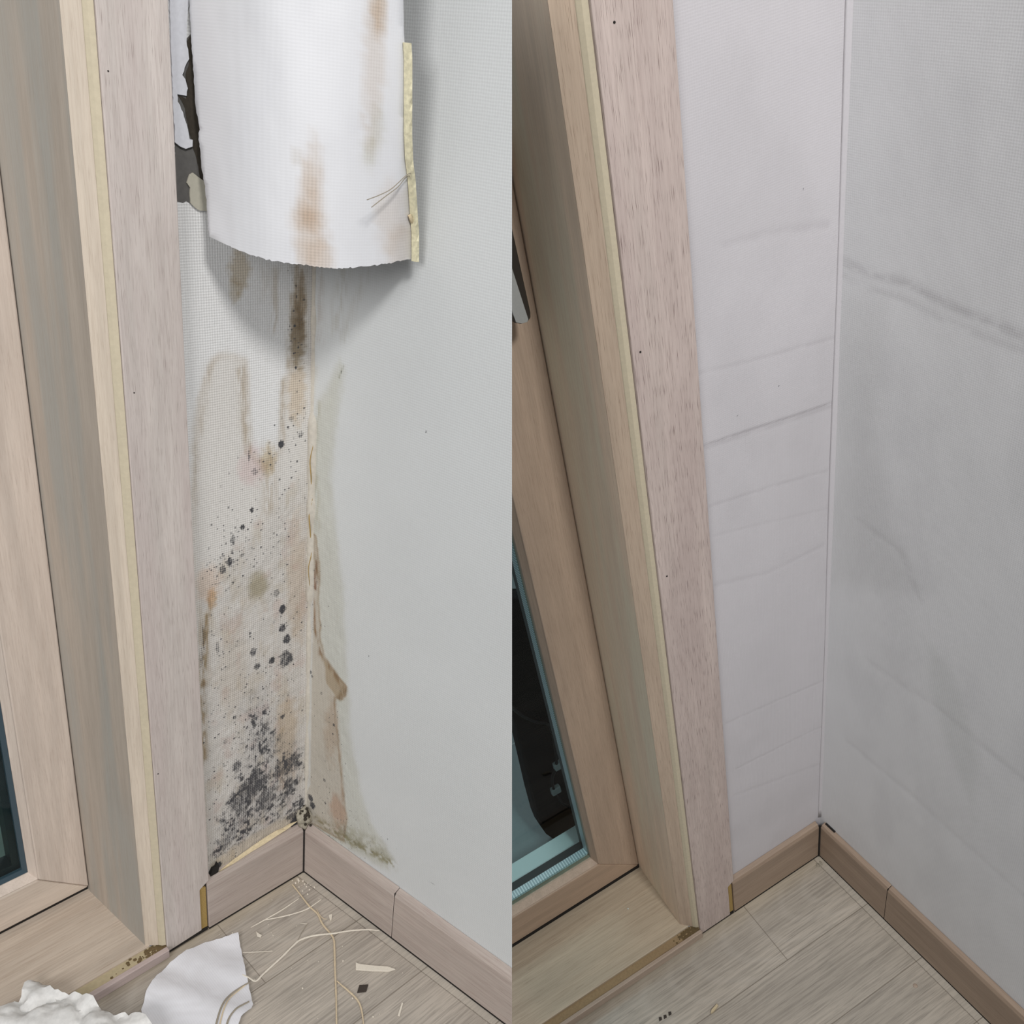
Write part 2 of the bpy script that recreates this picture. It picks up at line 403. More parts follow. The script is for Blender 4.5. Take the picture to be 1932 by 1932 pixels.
def wall_grid(name, us, zs, y, depth, mat, mw, side, dirt_fn, side_sign=-1, flat_origin=None):
    """wall block whose room face is a fine grid that carries the dirt; side_sign -1: solid towards -Y"""
    U, Zz = np.meshgrid(us, zs, indexing='ij')
    D = DirtShade(U, Zz); dirt_fn(D)
    nu, nz = U.shape
    Y = y - side_sign*D.h/1000.0
    co_ = np.stack([U, Y, Zz], -1).reshape(-1, 3)
    i, j = np.meshgrid(np.arange(nu-1), np.arange(nz-1), indexing='ij'); a = (i*nz+j).ravel()
    q = np.stack([a, a+nz, a+nz+1, a+1], -1)
    if side_sign < 0: q = q[:, ::-1]
    base = len(co_); u0, u1, z0, z1 = us[0], us[-1], zs[0], zs[-1]; yb = y+side_sign*depth
    extra = np.array([(u0, yb, z0), (u1, yb, z0), (u1, yb, z1), (u0, yb, z1)])
    verts = np.concatenate([co_, extra])
    me = bpy.data.meshes.new(name)
    faces = q.tolist()
    e = base
    bot = [int(k*nz) for k in range(nu)]; top = [int(k*nz+nz-1) for k in range(nu)]
    lef = list(range(nz)); rig = [int((nu-1)*nz+k) for k in range(nz)]
    faces += [bot+[e+1, e], top[::-1]+[e+3, e+2], lef[::-1]+[e, e+3], rig+[e+2, e+1], [e, e+1, e+2, e+3]]
    me.from_pydata(verts.tolist(), [], faces)
    ca = me.attributes.new('stain', 'FLOAT_COLOR', 'POINT')
    cols = np.ones((len(verts), 4), np.float32); cols[:base, :3] = D.c.reshape(-1, 3)
    ca.data.foreach_set('color', cols.ravel())
    ma = me.attributes.new('mould', 'FLOAT', 'POINT'); mv = np.zeros(len(verts), np.float32); mv[:base] = D.m.ravel(); ma.data.foreach_set('value', mv)
    if side:
        bm = B(); bm.from_mesh(me); trim(bm, mw, side); bm.to_mesh(me); bm.free()
    me.materials.append(mat); me.update()
    o = bpy.data.objects.new(name, me); C.objects.link(o); o.matrix_world = mw; PM[o.name] = mw.copy(); return o
def axis(*segs):
    out = []
    for a, b, st in segs: out += list(np.arange(a, b-1e-9, st))
    return np.array(out+[segs[-1][1]])
def offset_corner(c, t):
    X = (-t + -t*math.cos(c.th))/math.sin(c.th)
    return X, (X*math.cos(c.th)-t*math.sin(c.th))          # X on window wall, distance along the plain wall
TL, TR = .007, .009
XL, SL = offset_corner(LC, TL); XR, SR = offset_corner(RC, TR)
WL = lambda x, y: tuple(1000*v for v in (lambda p: (p.x, p.z))(LC.ony(x, y, -TL)))
WS = lambda x, y: tuple(1000*v for v in LC.side(x, y, -TL))
VL = lambda x, y: tuple(1000*v for v in (lambda p: (p.x, p.z))(RC.ony(x, y, -TR)))
VS = lambda x, y: tuple(1000*v for v in RC.side(x, y, -TR))

# ------------------------------------------------------------------ stains of the damp corner
rs = random.Random(3)
def dirt_left(D):
    n1 = fbm(D.u/6, D.z/6, 9); n2 = fbm(D.u/2.0, D.z/2.6, 21)
    damp = [WL(*p) for p in ((358, 900), (366, 800), (380, 715), (396, 672), (430, 655), (466, 672), (474, 740), (466, 790), (478, 845), (500, 872), (522, 850), (528, 790), (530, 725), (545, 690), (548, 600), (552, 480), (600, 480), (600, 1580), (380, 1690), (350, 1200))]
    D.poly(damp, (.93, .895, .85), .85, 4, 3, 14, 1, .28, (.72, .62, .50), 3.0)
    low = [WL(*p) for p in ((350, 1080), (400, 1080), (470, 1000), (560, 900), (600, 900), (600, 1600), (370, 1700))]
    D.poly(low, (.88, .87, .86), .85, 18, 8, 30, 31)
    # tan tide marks
    for a, b, wd, k in (((455, 700), (468, 850), 3.5, .75), ((395, 690), (372, 850), 3, .35), ((535, 720), (532, 840), 2.5, .8),
                        ((548, 560), (545, 690), 2.5, .9), ((560, 510), (562, 640), 5, .9), ((572, 510), (570, 640), 3, .9),
                        ((505, 850), (510, 960), 6, .6), ((388, 1165), (381, 1290), 3.4, 1.9), ((381, 1290), (385, 1430), 2.8, 1.5),
                        ((383, 1420), (386, 1620), 1.8, .6), ((396, 1110), (398, 1170), 2, .8), ((372, 860), (366, 960), 1.4, .6),
                        ((520, 510), (518, 620), 3, .6), ((500, 505), (498, 560), 4, .3)):
        D.streak(WL(*a), WL(*b), wd*1.15, (.56, .45, .30), k*.72, int(a[0]))
    D.blob(WL(562, 640), 8, (.50, .43, .32), 1, 26, 8)
    D.blob(WL(566, 575), 6, (.62, .54, .42), 1, 20, 18)
    D.blob(WL(452, 510), 9, (.78, .70, .58), 1, 17, 12); D.blob(WL(446, 548), 6, (.84, .78, .68), 1, 10, 13)
    D.blob(WL(560, 740), 9, (.92, .82, .70), 1, 30, 14)
    D.blob(WL(506, 870), 8, (.86, .76, .60), 1, 14, 15)
    D.blob(WL(487, 1104), 11, (.64, .60, .47), 1, 15, 16, .25)
    D.blob(WL(395, 1100), 12, (1, .88, .80), 1, 20, 17); D.blob(WL(400, 1130), 5, (.9, .70, .50), 1, 10, 19)
    D.blob(WL(475, 880), 12, (.97, .86, .87), 1, 18, 20); D.blob(WL(560, 1100), 12, (.94, .86, .78), 1, 70, 22)
    D.blob(WL(540, 1400), 14, (.90, .80, .68), 1, 60, 23); D.blob(WL(440, 1260), 16, (.93, .9, .86), 1, 60, 24)
    # olive and pink mottling
    D.mul(sstep(.5, .8, fbm(D.u/10, D.z/22, 40))*sstep(-5, 5, sdf(D.u, D.z, low))*.6, (.88, .82, .72))
    D.mul(sstep(.58, .8, fbm(D.u/12, D.z/16, 41))*sstep(-5, 5, sdf(D.u, D.z, low))*.6, (.93, .82, .80))
    # black mould colony
    big = [WL(*p) for p in ((400, 1610), (415, 1560), (432, 1510), (462, 1455), (452, 1420), (470, 1380), (472, 1330), (505, 1335), (520, 1390), (540, 1430), (568, 1400), (574, 1460), (562, 1530), (530, 1535), (480, 1575), (420, 1612))]
    d = sdf(D.u, D.z, big)
    pat = sstep(.40, .72, .55*n1+.45*n2)
    D.m = np.maximum(D.m, sstep(-7, 9, d+(n1-.5)*22)*(.24+.66*pat))
    for x, y, r, k, ry in ((480, 1478, 15, .95, 18), (468, 1492, 12, .9, 12), (545, 1440, 12, .95, 15), (530, 1452, 12, .8, 12), (547, 1488, 9, .95, 14), (452, 1520, 14, .8, 14), (505, 1505, 14, .8, 16),
                           (455, 1545, 10, .7, 12), (440, 1570, 9, .7, 12), (423, 1590, 9, .75, 10), (447, 1447, 6, .7, 9), (500, 1375, 6, .75, 8), (488, 1400, 8, .55, 12), (517, 1400, 8, .5, 9),
                           (533, 1150, 4.2, 1, 5.2), (533, 1185, 4.2, 1, 5.2), (541, 1206, 5.0, .9, 6), (537, 1245, 8.5, .95, 9), (513, 1246, 4, .9, 4.6), (478, 1230, 3.6, .75, 5.5),
                           (485, 1257, 3.8, .7, 5), (521, 1120, 4.2, .65, 4.8), (534, 1352, 3, .85, 3.4), (443, 1353, 2.4, .7, 2.6), (531, 838, 3.4, 1, 4), (475, 962, 2.4, .9, 3),
                           (458, 995, 2.6, .9, 3.2), (480, 890, 3.6, .55, 3.6), (470, 860, 1.4, .6, 6), (558, 694, 1.4, 1, 1.6), (556, 615, 1.4, .9, 1.6), (556, 640, 1.2, .8, 1.3), (563, 655, 1.2, .8, 1.3),
                           (433, 1060, 3.2, .95, 5), (420, 1075, 4, .7, 5), (440, 1018, 2.4, .7, 6), (457, 1048, 2.6, .55, 3), (410, 1222, 2.2, .5, 8), (472, 1195, 1.4, .8, 1.6), (472, 1201, 1.2, .7, 1.4),
                           (550, 790, 2.6, .5, 3.4), (567, 820, 3, .55, 4), (384, 1200, 2.2, .45, 16), (380, 1240, 2.2, .4, 14),
                           (425, 1400, 3, .5, 3), (470, 1350, 3, .4, 4), (560, 1535, 8, .9, 7), (568, 1515, 4, .8, 8)):
        D.spot(WL(x, y), r*(.92 if r < 8 else 1.0), k*(1 if r < 8 else .85), ry*(.92 if r < 8 else 1.0), int(x+y), .34 if r < 8 else .75)
    D.m *= .80+.42*sstep(.3, .7, n2)
    haze = [WL(*p) for p in ((400, 1600), (450, 1440), (462, 1310), (500, 1290), (530, 1370), (575, 1400), (570, 1540), (430, 1620))]
    D.mul(sstep(-8, 14, sdf(D.u, D.z, haze)+(n1-.5)*20)*.55*(.4+n2), (.72, .73, .76))
    # fine specks, denser in two drifts
    for cx, cy, sx, sy, n in ((440, 1030, 22, 36, 70), (415, 1075, 18, 18, 50), (500, 1020, 40, 40, 50), (480, 1330, 45, 60, 90), (505, 1290, 40, 50, 40), (530, 1500, 30, 40, 60),
                              (430, 1470, 30, 60, 60), (560, 620, 8, 60, 30), (560, 820, 16, 30, 26), (490, 880, 28, 22, 26), (520, 1180, 35, 60, 46), (420, 1200, 25, 60, 40),
                              (460, 1430, 60, 90, 110), (545, 1000, 20, 120, 40), (440, 1600, 40, 20, 40)):
        for _ in range(n):
            p = WL(cx+rs.gauss(0, sx), cy+rs.gauss(0, sy)); r = rs.uniform(.45, 1.15)
            mk = (np.abs(D.u-p[0]) < 3) & (np.abs(D.z-p[1]) < 3)
            if mk.any():
                q = np.hypot(D.u[mk]-p[0], D.z[mk]-p[1])/r
                D.m[mk] = np.maximum(D.m[mk], (1-sstep(.5, 1.3, q))*rs.uniform(.45, .9))
    # torn, darkened foot of the paper
    foot = [WL(*p) for p in ((396, 1632), (420, 1612), (450, 1588), (520, 1548), (575, 1520), (575, 1600), (396, 1680))]
    D.poly(foot, (.86, .72, .52), .45, 4, 2, 8, 51)
    D.spot(WL(404, 1646), 6, 1.3, 9, 61, .3); D.spot(WL(412, 1632), 4, 1.2, 4, 62, .3); D.spot(WL(560, 1548), 8, 1.3, 8, 63, .4); D.spot(WL(548, 1540), 6, .8, 5, 64, .4)
    # a slight swelling of the wet paper
    D.h += sstep(-5, 20, sdf(D.u, D.z, low))*(fbm(D.u/9, D.z/9, 70)-.5)*1.1

def dirt_side(D):
    n1 = fbm(D.u/6, D.z/6, 109)
    green = [WS(*p) for p in ((560, 860), (590, 790), (612, 735), (640, 672), (650, 690), (636, 800), (630, 900), (634, 1000), (648, 1100), (653, 1200), (658, 1300), (664, 1400), (680, 1480), (700, 1550), (742, 1618), (735, 1645), (560, 1560))]
    D.poly(green, (.88, .865, .78), .85, 9, 3, 14, 101, .15, (.76, .72, .58), 3.0)
    core = [WS(*p) for p in ((570, 990), (596, 1010), (604, 1060), (603, 1130), (606, 1200), (614, 1240), (636, 1270), (655, 1296), (654, 1312), (646, 1320), (634, 1318), (634, 1350), (642, 1420), (648, 1480), (655, 1545), (650, 1590), (560, 1540))]
    D.poly(core, (.91, .82, .76), .85, 3, 1.6, 8, 102, .7, (.60, .44, .28), 1.3)
    band = [WS(*p) for p in ((565, 700), (600, 690), (590, 900), (590, 1000), (565, 1000))]
    D.poly(band, (.95, .90, .82), .7, 6, 3, 20, 103)
    for a, b, wd, k, c in (((584, 1000), (600, 1090), 3, .9, (.56, .42, .26)), ((595, 1060), (595, 1110), 1.6, 1.4, (.42, .22, .14)), ((592, 1130), (594, 1180), 1.6, 1.0, (.58, .36, .22)),
                           ((592, 1180), (606, 1235), 1.8, 1.2, (.50, .32, .18)), ((605, 1235), (650, 1300), 3.2, .9, (.58, .44, .28)), ((650, 1300), (642, 1318), 3, 1.2, (.52, .42, .28)),
                           ((602, 760), (592, 900), 2.4, .5, (.7, .66, .52)), ((596, 900), (600, 1000), 3, .55, (.72, .66, .52)), ((634, 1330), (650, 1540), 2.2, .6, (.72, .54, .42)),
                           ((585, 512), (588, 700), 4, .45, (.6, .54, .42)), ((604, 505), (603, 640), 4, .35, (.62, .50, .42)), ((650, 505), (632, 620), 6, .3, (.66, .60, .48)), ((690, 505), (650, 640), 4, .22, (.66, .60, .48)),
                           ((648, 690), (640, 712), 1.0, .7, (.5, .5, .4))):
        D.streak(WS(*a), WS(*b), wd, c, k, int(a[0]+a[1]))
    tri = [WS(*p) for p in ((610, 1240), (655, 1296), (652, 1315), (636, 1318), (615, 1290))]
    D.poly(tri, (.76, .64, .48), .8, 2, 1.0, 5, 104)
    D.blob(WS(637, 1530), 12, (.90, .72, .64), 1, 22, 25); D.blob(WS(625, 1380), 10, (.90, .82, .76), 1, 40, 26)
    # olive tide line just above the skirting
    for a, b, wd, k in (((600, 1550), (665, 1588), 4.5, 1.2), ((665, 1588), (738, 1628), 4.0, 1.1), ((640, 1560), (720, 1600), 6, .5)):
        D.streak(WS(*a), WS(*b), wd*1.3, (.50, .47, .32), k, int(a[0]), True)
    for x, y, r, k in ((630, 1368, 1.6, .9), (628, 1385, 1.2, .8), (586, 1268, 2, .7), (589, 1276, 1.6, .7), (606, 1308, 1.8, .6), (586, 1505, 4, .9), (590, 1520, 4, .9), (612, 1472, 2, .7), (614, 1515, 1.6, .7), (804, 815, .9, .8), (696, 1238, .8, .7), (816, 1667, .5, .7), (644, 702, .9, .7)):
        D.spot(WS(x, y), r, k, r*1.3, int(x*3+y), .3)
    for cx, cy, sx, sy, n in ((625, 1400, 18, 60, 60), (595, 1090, 5, 25, 30), (640, 1560, 26, 16, 70), (612, 1500, 20, 30, 40), (600, 1180, 10, 60, 20), (690, 1600, 30, 14, 50), (583, 1180, 6, 90, 26)):
        for _ in range(n):
            p = WS(cx+rs.gauss(0, sx), cy+rs.gauss(0, sy)); r = rs.uniform(.4, .95)
            mk = (np.abs(D.u-p[0]) < 3) & (np.abs(D.z-p[1]) < 3)
            if mk.any():
                q = np.hypot(D.u[mk]-p[0], D.z[mk]-p[1])/r
                D.m[mk] = np.maximum(D.m[mk], (1-sstep(.5, 1.3, q))*rs.uniform(.35, .7))
    # cleaner overlap strip hugging the corner
    clean = [WS(*p) for p in ((577, 690), (584, 690), (583, 830), (586, 1000), (592, 1120), (588, 1300), (586, 1480), (576, 1500))]
    ff = sstep(-1.0, 1.0, sdf(D.u, D.z, clean))[..., None]*.75; D.c = D.c*(1-ff)+np.array((.97, .945, .91))*ff
    D.h += sstep(-5, 12, sdf(D.u, D.z, green))*(fbm(D.u/10, D.z/14, 170)-.5)*1.0

def crease_shade(D, W, lines):
    for pts, wd, k, hh in lines:
        d = np.full(D.u.shape, 1e9)
        for a, b in zip(pts, pts[1:]): d = np.minimum(d, seg(D.u, D.z, W(*a), W(*b)))
        n = fbm(D.u/18, D.z/8, int(pts[0][1]))
        D.mul(np.exp(-(d/wd)**2)*k*sstep(.15, .6, n), (.74, .73, .74)); D.h -= np.exp(-(d/(wd*1.3))**2)*hh  # shadow lines of the creases painted into the colour, besides the relief
def dirt_shade_left_clean(D):
    crease_shade(D, VL, ((((1330, 840), (1400, 816), (1500, 784), (1575, 758)), 1.4, .95, .22), (((1330, 845), (1400, 822), (1500, 790), (1575, 764)), 2.6, .4, .1),
                    (((1340, 955), (1450, 920), (1560, 888)), 2, .3, .15), (((1320, 705), (1450, 672), (1580, 636)), 2.2, .28, .15), (((1370, 462), (1450, 440), (1560, 425)), 4, .25, .2),
                    (((1390, 1450), (1480, 1405), (1552, 1370)), 2, .3, .2), (((1370, 1365), (1460, 1325), (1552, 1285)), 2, .28, .2), (((1350, 1105), (1450, 1080), (1552, 1030)), 3, .2, .2),
                    (((1350, 1010), (1450, 985), (1560, 960)), 2, .16, .1), (((1385, 1500), (1470, 1470), (1550, 1440)), 3, .22, .2)))
    D.mul(sstep(.45, .75, fbm(D.u/60, D.z/90, 210))*.5, (.94, .94, .94))
    for x, y in ((1515, 357), (1392, 784), (1470, 727)): D.spot(VL(x, y), 1.0, .8, 1.2, x)
    D.h += (fbm(D.u/40, D.z/60, 212)-.5)*.5
def dirt_shade_side_clean(D):
    crease_shade(D, VS, ((((1586, 492), (1640, 515), (1700, 532), (1790, 575), (1940, 640)), 5, .7, .12), (((1586, 518), (1640, 545), (1700, 562), (1800, 612), (1940, 668)), 4.5, .38, .08),
                    (((1640, 1250), (1760, 1330), (1940, 1480)), 5, .25, .2), (((1600, 1400), (1720, 1500), (1940, 1700)), 5, .2, .2), (((1620, 980), (1700, 1040), (1735, 1130)), 5, .3, .1)))
    gp = [VS(*p) for p in ((1575, 540), (1680, 552), (1676, 700), (1668, 860), (1690, 980), (1735, 1110), (1700, 1130), (1560, 1100))]
    D.poly(gp, (.92, .92, .915), .8, 22, 5, 40, 301)
    g2 = [VS(*p) for p in ((1740, 1200), (1790, 1240), (1850, 1420), (1840, 1560), (1790, 1420), (1750, 1300))]
    D.poly(g2, (.90, .91, .90), .7, 14, 6, 30, 302)
    D.mul(sstep(.45, .75, fbm(D.u/50, D.z/110, 310))*.6, (.93, .93, .935))
    D.h += (fbm(D.u/40, D.z/60, 312)-.5)*.6

# ------------------------------------------------------------------ the stained corner: shell
HL, HR = .775, 1.75
def floor_poly(c, M_, mat, side, name, x0, x1, y1, th):
    bm = B()
    # plan outline: slips under the skirtings
    ct, st_ = math.cos(c.th), math.sin(c.th)
    pts = [(x1, -.012), (-.012, -.012), (y1*ct/st_-.012, y1), (x1, y1)]
    prism(bm, pts, -th, 0, 'XY'); o = link(name, bm, mat, M_, side=side); return o
o = floor_poly(LC, ML, M['floorL'], 'L', 'floor', 0, .46, .46, .012); tag(o, 'scuffed grey oak laminate floor strewn with torn paper and fibres under the mouldy corner', 'floor', kind='structure')
o = wall_grid('wall_left', axis((XL, .106, .0006)), axis((.0, .76, .0006), (.76, HL, .02)), -TL, .09, M['paperL'], ML, None, dirt_left)
WALL_L = tag(o, 'narrow strip of mouldy brown stained wallpaper between window casing and corner', 'wall', kind='structure')
o = wall_grid('wall_right', axis((SL, .125, .0006), (.125, .30, .006)), axis((.0, .76, .0007), (.76, HL, .02)), TL, .022, M['paperL2'], MLs, 'L', dirt_side, 1)
WALL_S = tag(o, 'pale grey wallpapered wall with a brown green damp stain running down beside the corner', 'wall', kind='structure')
# paper seam standing up in the damp corner
bm = B(); ct, st_ = math.cos(LC.th), math.sin(LC.th)
prev = None
N = 150
for i in range(N+1):
    z = .058+i*(HL-.058)/N
    a = .0006+.0010*float(vnoise(np.array([z*60]), np.array([1.0]), 5)[0]); wv = .0012*math.sin(z*23)+.0008*math.sin(z*71)
    if .30 < z < .46: a += .0010
    P = [(XL, -TL-.002), (XL+a*1.5, -TL-.0004), (XL+a*.9+wv*.4, -TL+a*1.1), (XL+a*.2*0+ct*a*2.0+.0004, -TL+st_*a*2.4), (XL+ct*a*2.4-.002, -TL+st_*a*2.4)]
    ring = [bm.verts.new((x, y, z)) for x, y in P]
    if prev:
        for k in range(5): bm.faces.new((prev[k], prev[(k+1) % 5], ring[(k+1) % 5], ring[k]))
    else: bm.faces.new(ring)
    prev = ring
bm.faces.new(prev[::-1])
link('corner_seam', bm, M['seamL'], ML, WALL_L, smooth=True)
# split edge of the seam, curling up
bm = B(); pth = []
for i in range(40):
    z = .315+i*.0034; pth.append((XL+.0016+.0012*math.sin(i*.45), -TL+.0030+.0006*math.sin(i*.9), z))
tube(bm, pth, [.0002+.0003*math.sin(math.pi*i/39) for i in range(40)], 5); link('seam_split', bm, M['mdfcut'], ML, WALL_L)['label'] = 'brown split edge of the paper seam'
# mould paste lump at the foot of the corner
bm = B(); bmesh.ops.create_icosphere(bm, subdivisions=4, radius=1)
for v in bm.verts:
    n = fbm(np.array([v.co.x*2.3+5+v.co.z]), np.array([v.co.z*2.3+3+v.co.y]), 33)[0]; v.co *= .55+.85*n
    v.co = Vector((XL+.0035+v.co.x*.008, -TL+.0035+v.co.y*.007, .066+v.co.z*.011))
link('paste_lump', bm, M['gunk'], ML, WALL_L, smooth=True)['label'] = 'grey crumbling paste lump in the foot of the corner'
bm = B()
for k in range(26):
    a = rs.random(); p = Vector((XL+.004+rs.uniform(-.003, .006), -TL+.004+rs.uniform(-.003, .007), .058+rs.uniform(0, .022)))
    bmesh.ops.create_icosphere(bm, subdivisions=1, radius=rs.uniform(.0008, .0022), matrix=Matrix.Translation(p))
link('black_mould_tufts', bm, M['void'], ML, WALL_L)

# bare patch under the peeled paper (top of the strip beside the casing)
def patch(name, px, mat, y0, th, parent, W=None, M_=None, jag=0, c=None, label=None):
    c = c or LC; M_ = M_ or ML
    pts = []
    for i, p in enumerate(px):
        q = px[(i+1) % len(px)]; n = max(1, int(math.hypot(q[0]-p[0], q[1]-p[1])/7)) if jag else 1
        for k in range(n):
            t = k/n; pts.append((p[0]+(q[0]-p[0])*t+rs.uniform(-jag, jag), p[1]+(q[1]-p[1])*t+rs.uniform(-jag, jag)))
    loc = [c.ony(x, y, y0) for x, y in pts]
    bm = B(); prism(bm, [(v.x, v.z) for v in loc], y0-th, y0, 'XZ')
    o = link(name, bm, mat, M_, parent)
    if label: o['label'] = label
    return o
patch('bare_concrete', ((326, 100), (365, 60), (440, 60), (440, 385), (372, 382), (360, 384), (352, 380), (345, 382), (332, 380)), M['concrete'], -TL+.0004, .001, WALL_L, jag=1, label='dark bare concrete where paper is gone')
patch('black_residue', ((353, 78), (366, 60), (460, 60), (460, 380), (384, 340), (378, 338), (371, 300), (360, 262), (354, 230), (350, 205), (338, 183), (335, 178), (352, 187), (354, 160), (350, 140), (357, 120)), M['void'], -TL+.0007, .0005, WALL_L, jag=1.2)
patch('paper_remnant', ((318, -60), (362, -60), (354, 25), (352, 78), (355, 92), (356, 112), (349, 128), (344, 142), (350, 150), (354, 166), (352, 180), (336, 178), (326, 172)), M['remnant'], -TL+.0016, .001, WALL_L, jag=.8, label='grey torn lining paper')
patch('paper_remnant', ((326, 165), (333, 168), (336, 192), (345, 212), (352, 235), (358, 262), (364, 264), (363, 276), (350, 281), (340, 277), (331, 268), (327, 200)), M['remnant'], -TL+.0022, .0012, WALL_L, jag=.9, label='white ragged scrap of lining paper')
patch('paper_remnant', ((358, 330), (365, 326), (373, 333), (384, 340), (420, 380), (400, 400), (372, 396), (360, 384), (359, 355), (353, 345)), M['remnant2'], -TL+.0018, .001, WALL_L, jag=.9, label='beige scrap of lining paper')

# baseboards with bevelled tops
def base_prof(h, t, sgn=1, z0=.0013):
    return [(0, z0), (0, h), (-sgn*t*.25, h+t*.55), (-sgn*t*.98, h+t*.8), (-sgn*t*.98, z0)]
def gap_shade_mark(par, x0, x1, M_, sgn, t=.0013, side=None):  # black strip stands in for the shade in the gap under a board
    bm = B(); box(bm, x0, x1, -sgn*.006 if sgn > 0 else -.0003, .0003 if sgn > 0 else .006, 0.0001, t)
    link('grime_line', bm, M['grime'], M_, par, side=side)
bm = B(); prism(bm, base_prof(.0525, TL), .0008, .0990, 'YZ')
BL = tag(link('baseboard_left', bm, M['baseL'], ML, bevel=.0005), 'short pinkish oak baseboard under the mouldy strip of wall', 'baseboard', kind='structure'); gap_shade_mark(BL, .0008, .099, ML, 1)
bm = B(); prism(bm, base_prof(.0525, TL, -1), .0006, .1138, 'YZ')
BS = tag(link('baseboard_right', bm, M['baseL'], MLs, bevel=.0005), 'oak baseboard piece right of the mouldy corner, up to the butt joint', 'baseboard', kind='structure'); gap_shade_mark(BS, .0006, .1138, MLs, -1)
bm = B(); prism(bm, base_prof(.0520, TL, -1), .1143, .32, 'YZ')
BS2 = tag(link('baseboard_right', bm, M['baseL'], MLs, bevel=.0005, side='L'), 'long oak baseboard piece beyond the butt joint at the foot of the stained room wall', 'baseboard', kind='structure'); gap_shade_mark(BS2, .1143, .32, MLs, -1, side='L')
# dark butt line in the corner
bm = B(); box(bm, -.0002, .0009, -.0002, .0009, 0, .056); link('grime_seam', bm, M['grime'], ML, BL)
bm = B(); box(bm, .1138, .1143, .0003, .005, .0013, .0555); link('grime_seam', bm, M['grime'], MLs, BS)  # black strip filling the butt joint

# torn yellow paper edge left on the baseboard
up_ = ((414, 1641), (440, 1622), (475, 1597), (500, 1580), (521, 1567), (534, 1562), (546, 1554))
lo_ = ((414, 1645), (440, 1630), (475, 1607), (500, 1592), (521, 1578), (540, 1566), (562, 1549))
bm = B(); A = [LC.ony(x, y, -TL+.0012) for x, y in up_]; Bq = [LC.ony(x, y, -.0022) for x, y in lo_]
ra = [bm.verts.new(v) for v in A]; rb = [bm.verts.new(v) for v in Bq]; rc = [bm.verts.new(v+Vector((0, -.0012, -.0008))) for v in Bq]
for i in range(len(A)-1):
    bm.faces.new((ra[i], ra[i+1], rb[i+1], rb[i])); bm.faces.new((rb[i], rb[i+1], rc[i+1], rc[i])); bm.faces.new((rc[i], rc[i+1], ra[i+1], ra[i]))
bm.faces.new((ra[0], rb[0], rc[0])); bm.faces.new((ra[-1], rc[-1], rb[-1]))
link('torn_paper_edge', bm, M['tornedge'], ML, WALL_L)['label'] = 'yellow torn paper edge behind baseboard'
bm = B(); q = [LC.ony(x, y, -.0035) for x, y in ((397, 1650), (402, 1640), (408, 1636), (411, 1628), (414, 1634), (412, 1645), (405, 1652), (398, 1657))]
prism(bm, [(v.x, v.z) for v in q], -.0065, -.0035, 'XZ'); link('rotten_hole', bm, M['grime'], ML, WALL_L)['label'] = 'black rotten hole at the foot of the paper'

# ------------------------------------------------------------------ window 1
ZS = .0107
W1 = tag(empty('window_1', ML@Matrix.Translation((.138, 0, 0))), 'oak foil balcony window with casing and sash left of the mouldy wall', 'window', kind='structure')
bm = B(); prism(bm, [(.0975, HL), (.0975, .0585), (.1055, .0535), (.1062, .0525), (.1062, .0045), (.1381, .0030), (.1381, HL)], -.0068, .0004, 'XZ')
CA = link('window_casing', bm, M['casingL'], ML, W1, bevel=.0006)
bm = B(); prism(bm, [(.1000, .051), (.1064, .0555), (.1064, .004), (.1000, .0035)], -.006, -.0012, 'XZ'); link('raw_board_edge', bm, M['mdfcut'], ML, CA)['label'] = 'yellow raw board edge cut out round the baseboard'
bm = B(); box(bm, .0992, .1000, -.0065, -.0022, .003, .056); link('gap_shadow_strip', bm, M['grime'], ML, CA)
bm = B(); box(bm, .1002, .45, -.006, -.0003, .0002, .003); link('grime_line', bm, M['grime'], ML, CA, side='L')  # black strip in place of the shade under the casing
for i in range(3):
    x, y = ((204, 134), (253, 741), (298, 1460))[i]; v = LC.ony(x, y, .0004); bm = B(); bmesh.ops.create_icosphere(bm, subdivisions=2, radius=.0005, matrix=Matrix.Translation(v)); link('nail_mark', bm, M['grime'], ML, CA)
bm = B(); prism(bm, [(.1383, -.0008), (.1383, -.0052), (.1425, -.0085), (.1430, -.0046), (.1412, -.0022)], ZS, HL, 'XY')
link('edge_band', bm, M['mdf'], ML, W1, bevel=.0004)['label'] = 'yellowed rounded edge band'
bm = B(); prism(bm, [(.1430, -.0050), (.1515, -.0118), (.1560, -.0118), (.1430, -.0100)][:2]+[(.1500, -.0135), (.1430, -.0135)], ZS, HL, 'XY')
link('corner_strip', bm, M['stripL'], ML, W1)
bm = B(); prism(bm, [(.1515, -.0120), (.1616, -.0952), (.1616, -.118), (.1480, -.118), (.1480, -.0137), (.1500, -.0137)], ZS, HL, 'XY')
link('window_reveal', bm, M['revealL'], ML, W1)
bm = B(); prism(bm, [(-.0090, ZS), (-.118, ZS), (-.118, -.004), (-.0090, -.004)], .1490, .46, 'YZ'); link('window_sill', bm, M['sillL'], ML, W1)
bm = B(); box(bm, .1385, .46, -.0089, .0004, -.002, ZS-.0012); link('sill_edge_band', bm, M['mdfsill'], ML, W1)
bm = B(); box(bm, .1385, .46, .0005, .0052, .0016, ZS-.0002); link('sill_lip', bm, M['lipL'], ML, W1, bevel=.0005)
bm = B()
for k in range(90):
    x = .139+abs(rs.gauss(0, .013)); bmesh.ops.create_icosphere(bm, subdivisions=1, radius=rs.uniform(.0005, .0022), matrix=Matrix.Translation((x, rs.uniform(-.008, .0), ZS-.0012))@Matrix.Scale(.2, 4, (0, 0, 1)))
q = link('sill_dirt', bm, M['sillgrime'], ML, W1); q['kind'] = 'stuff'
YS = -.0952
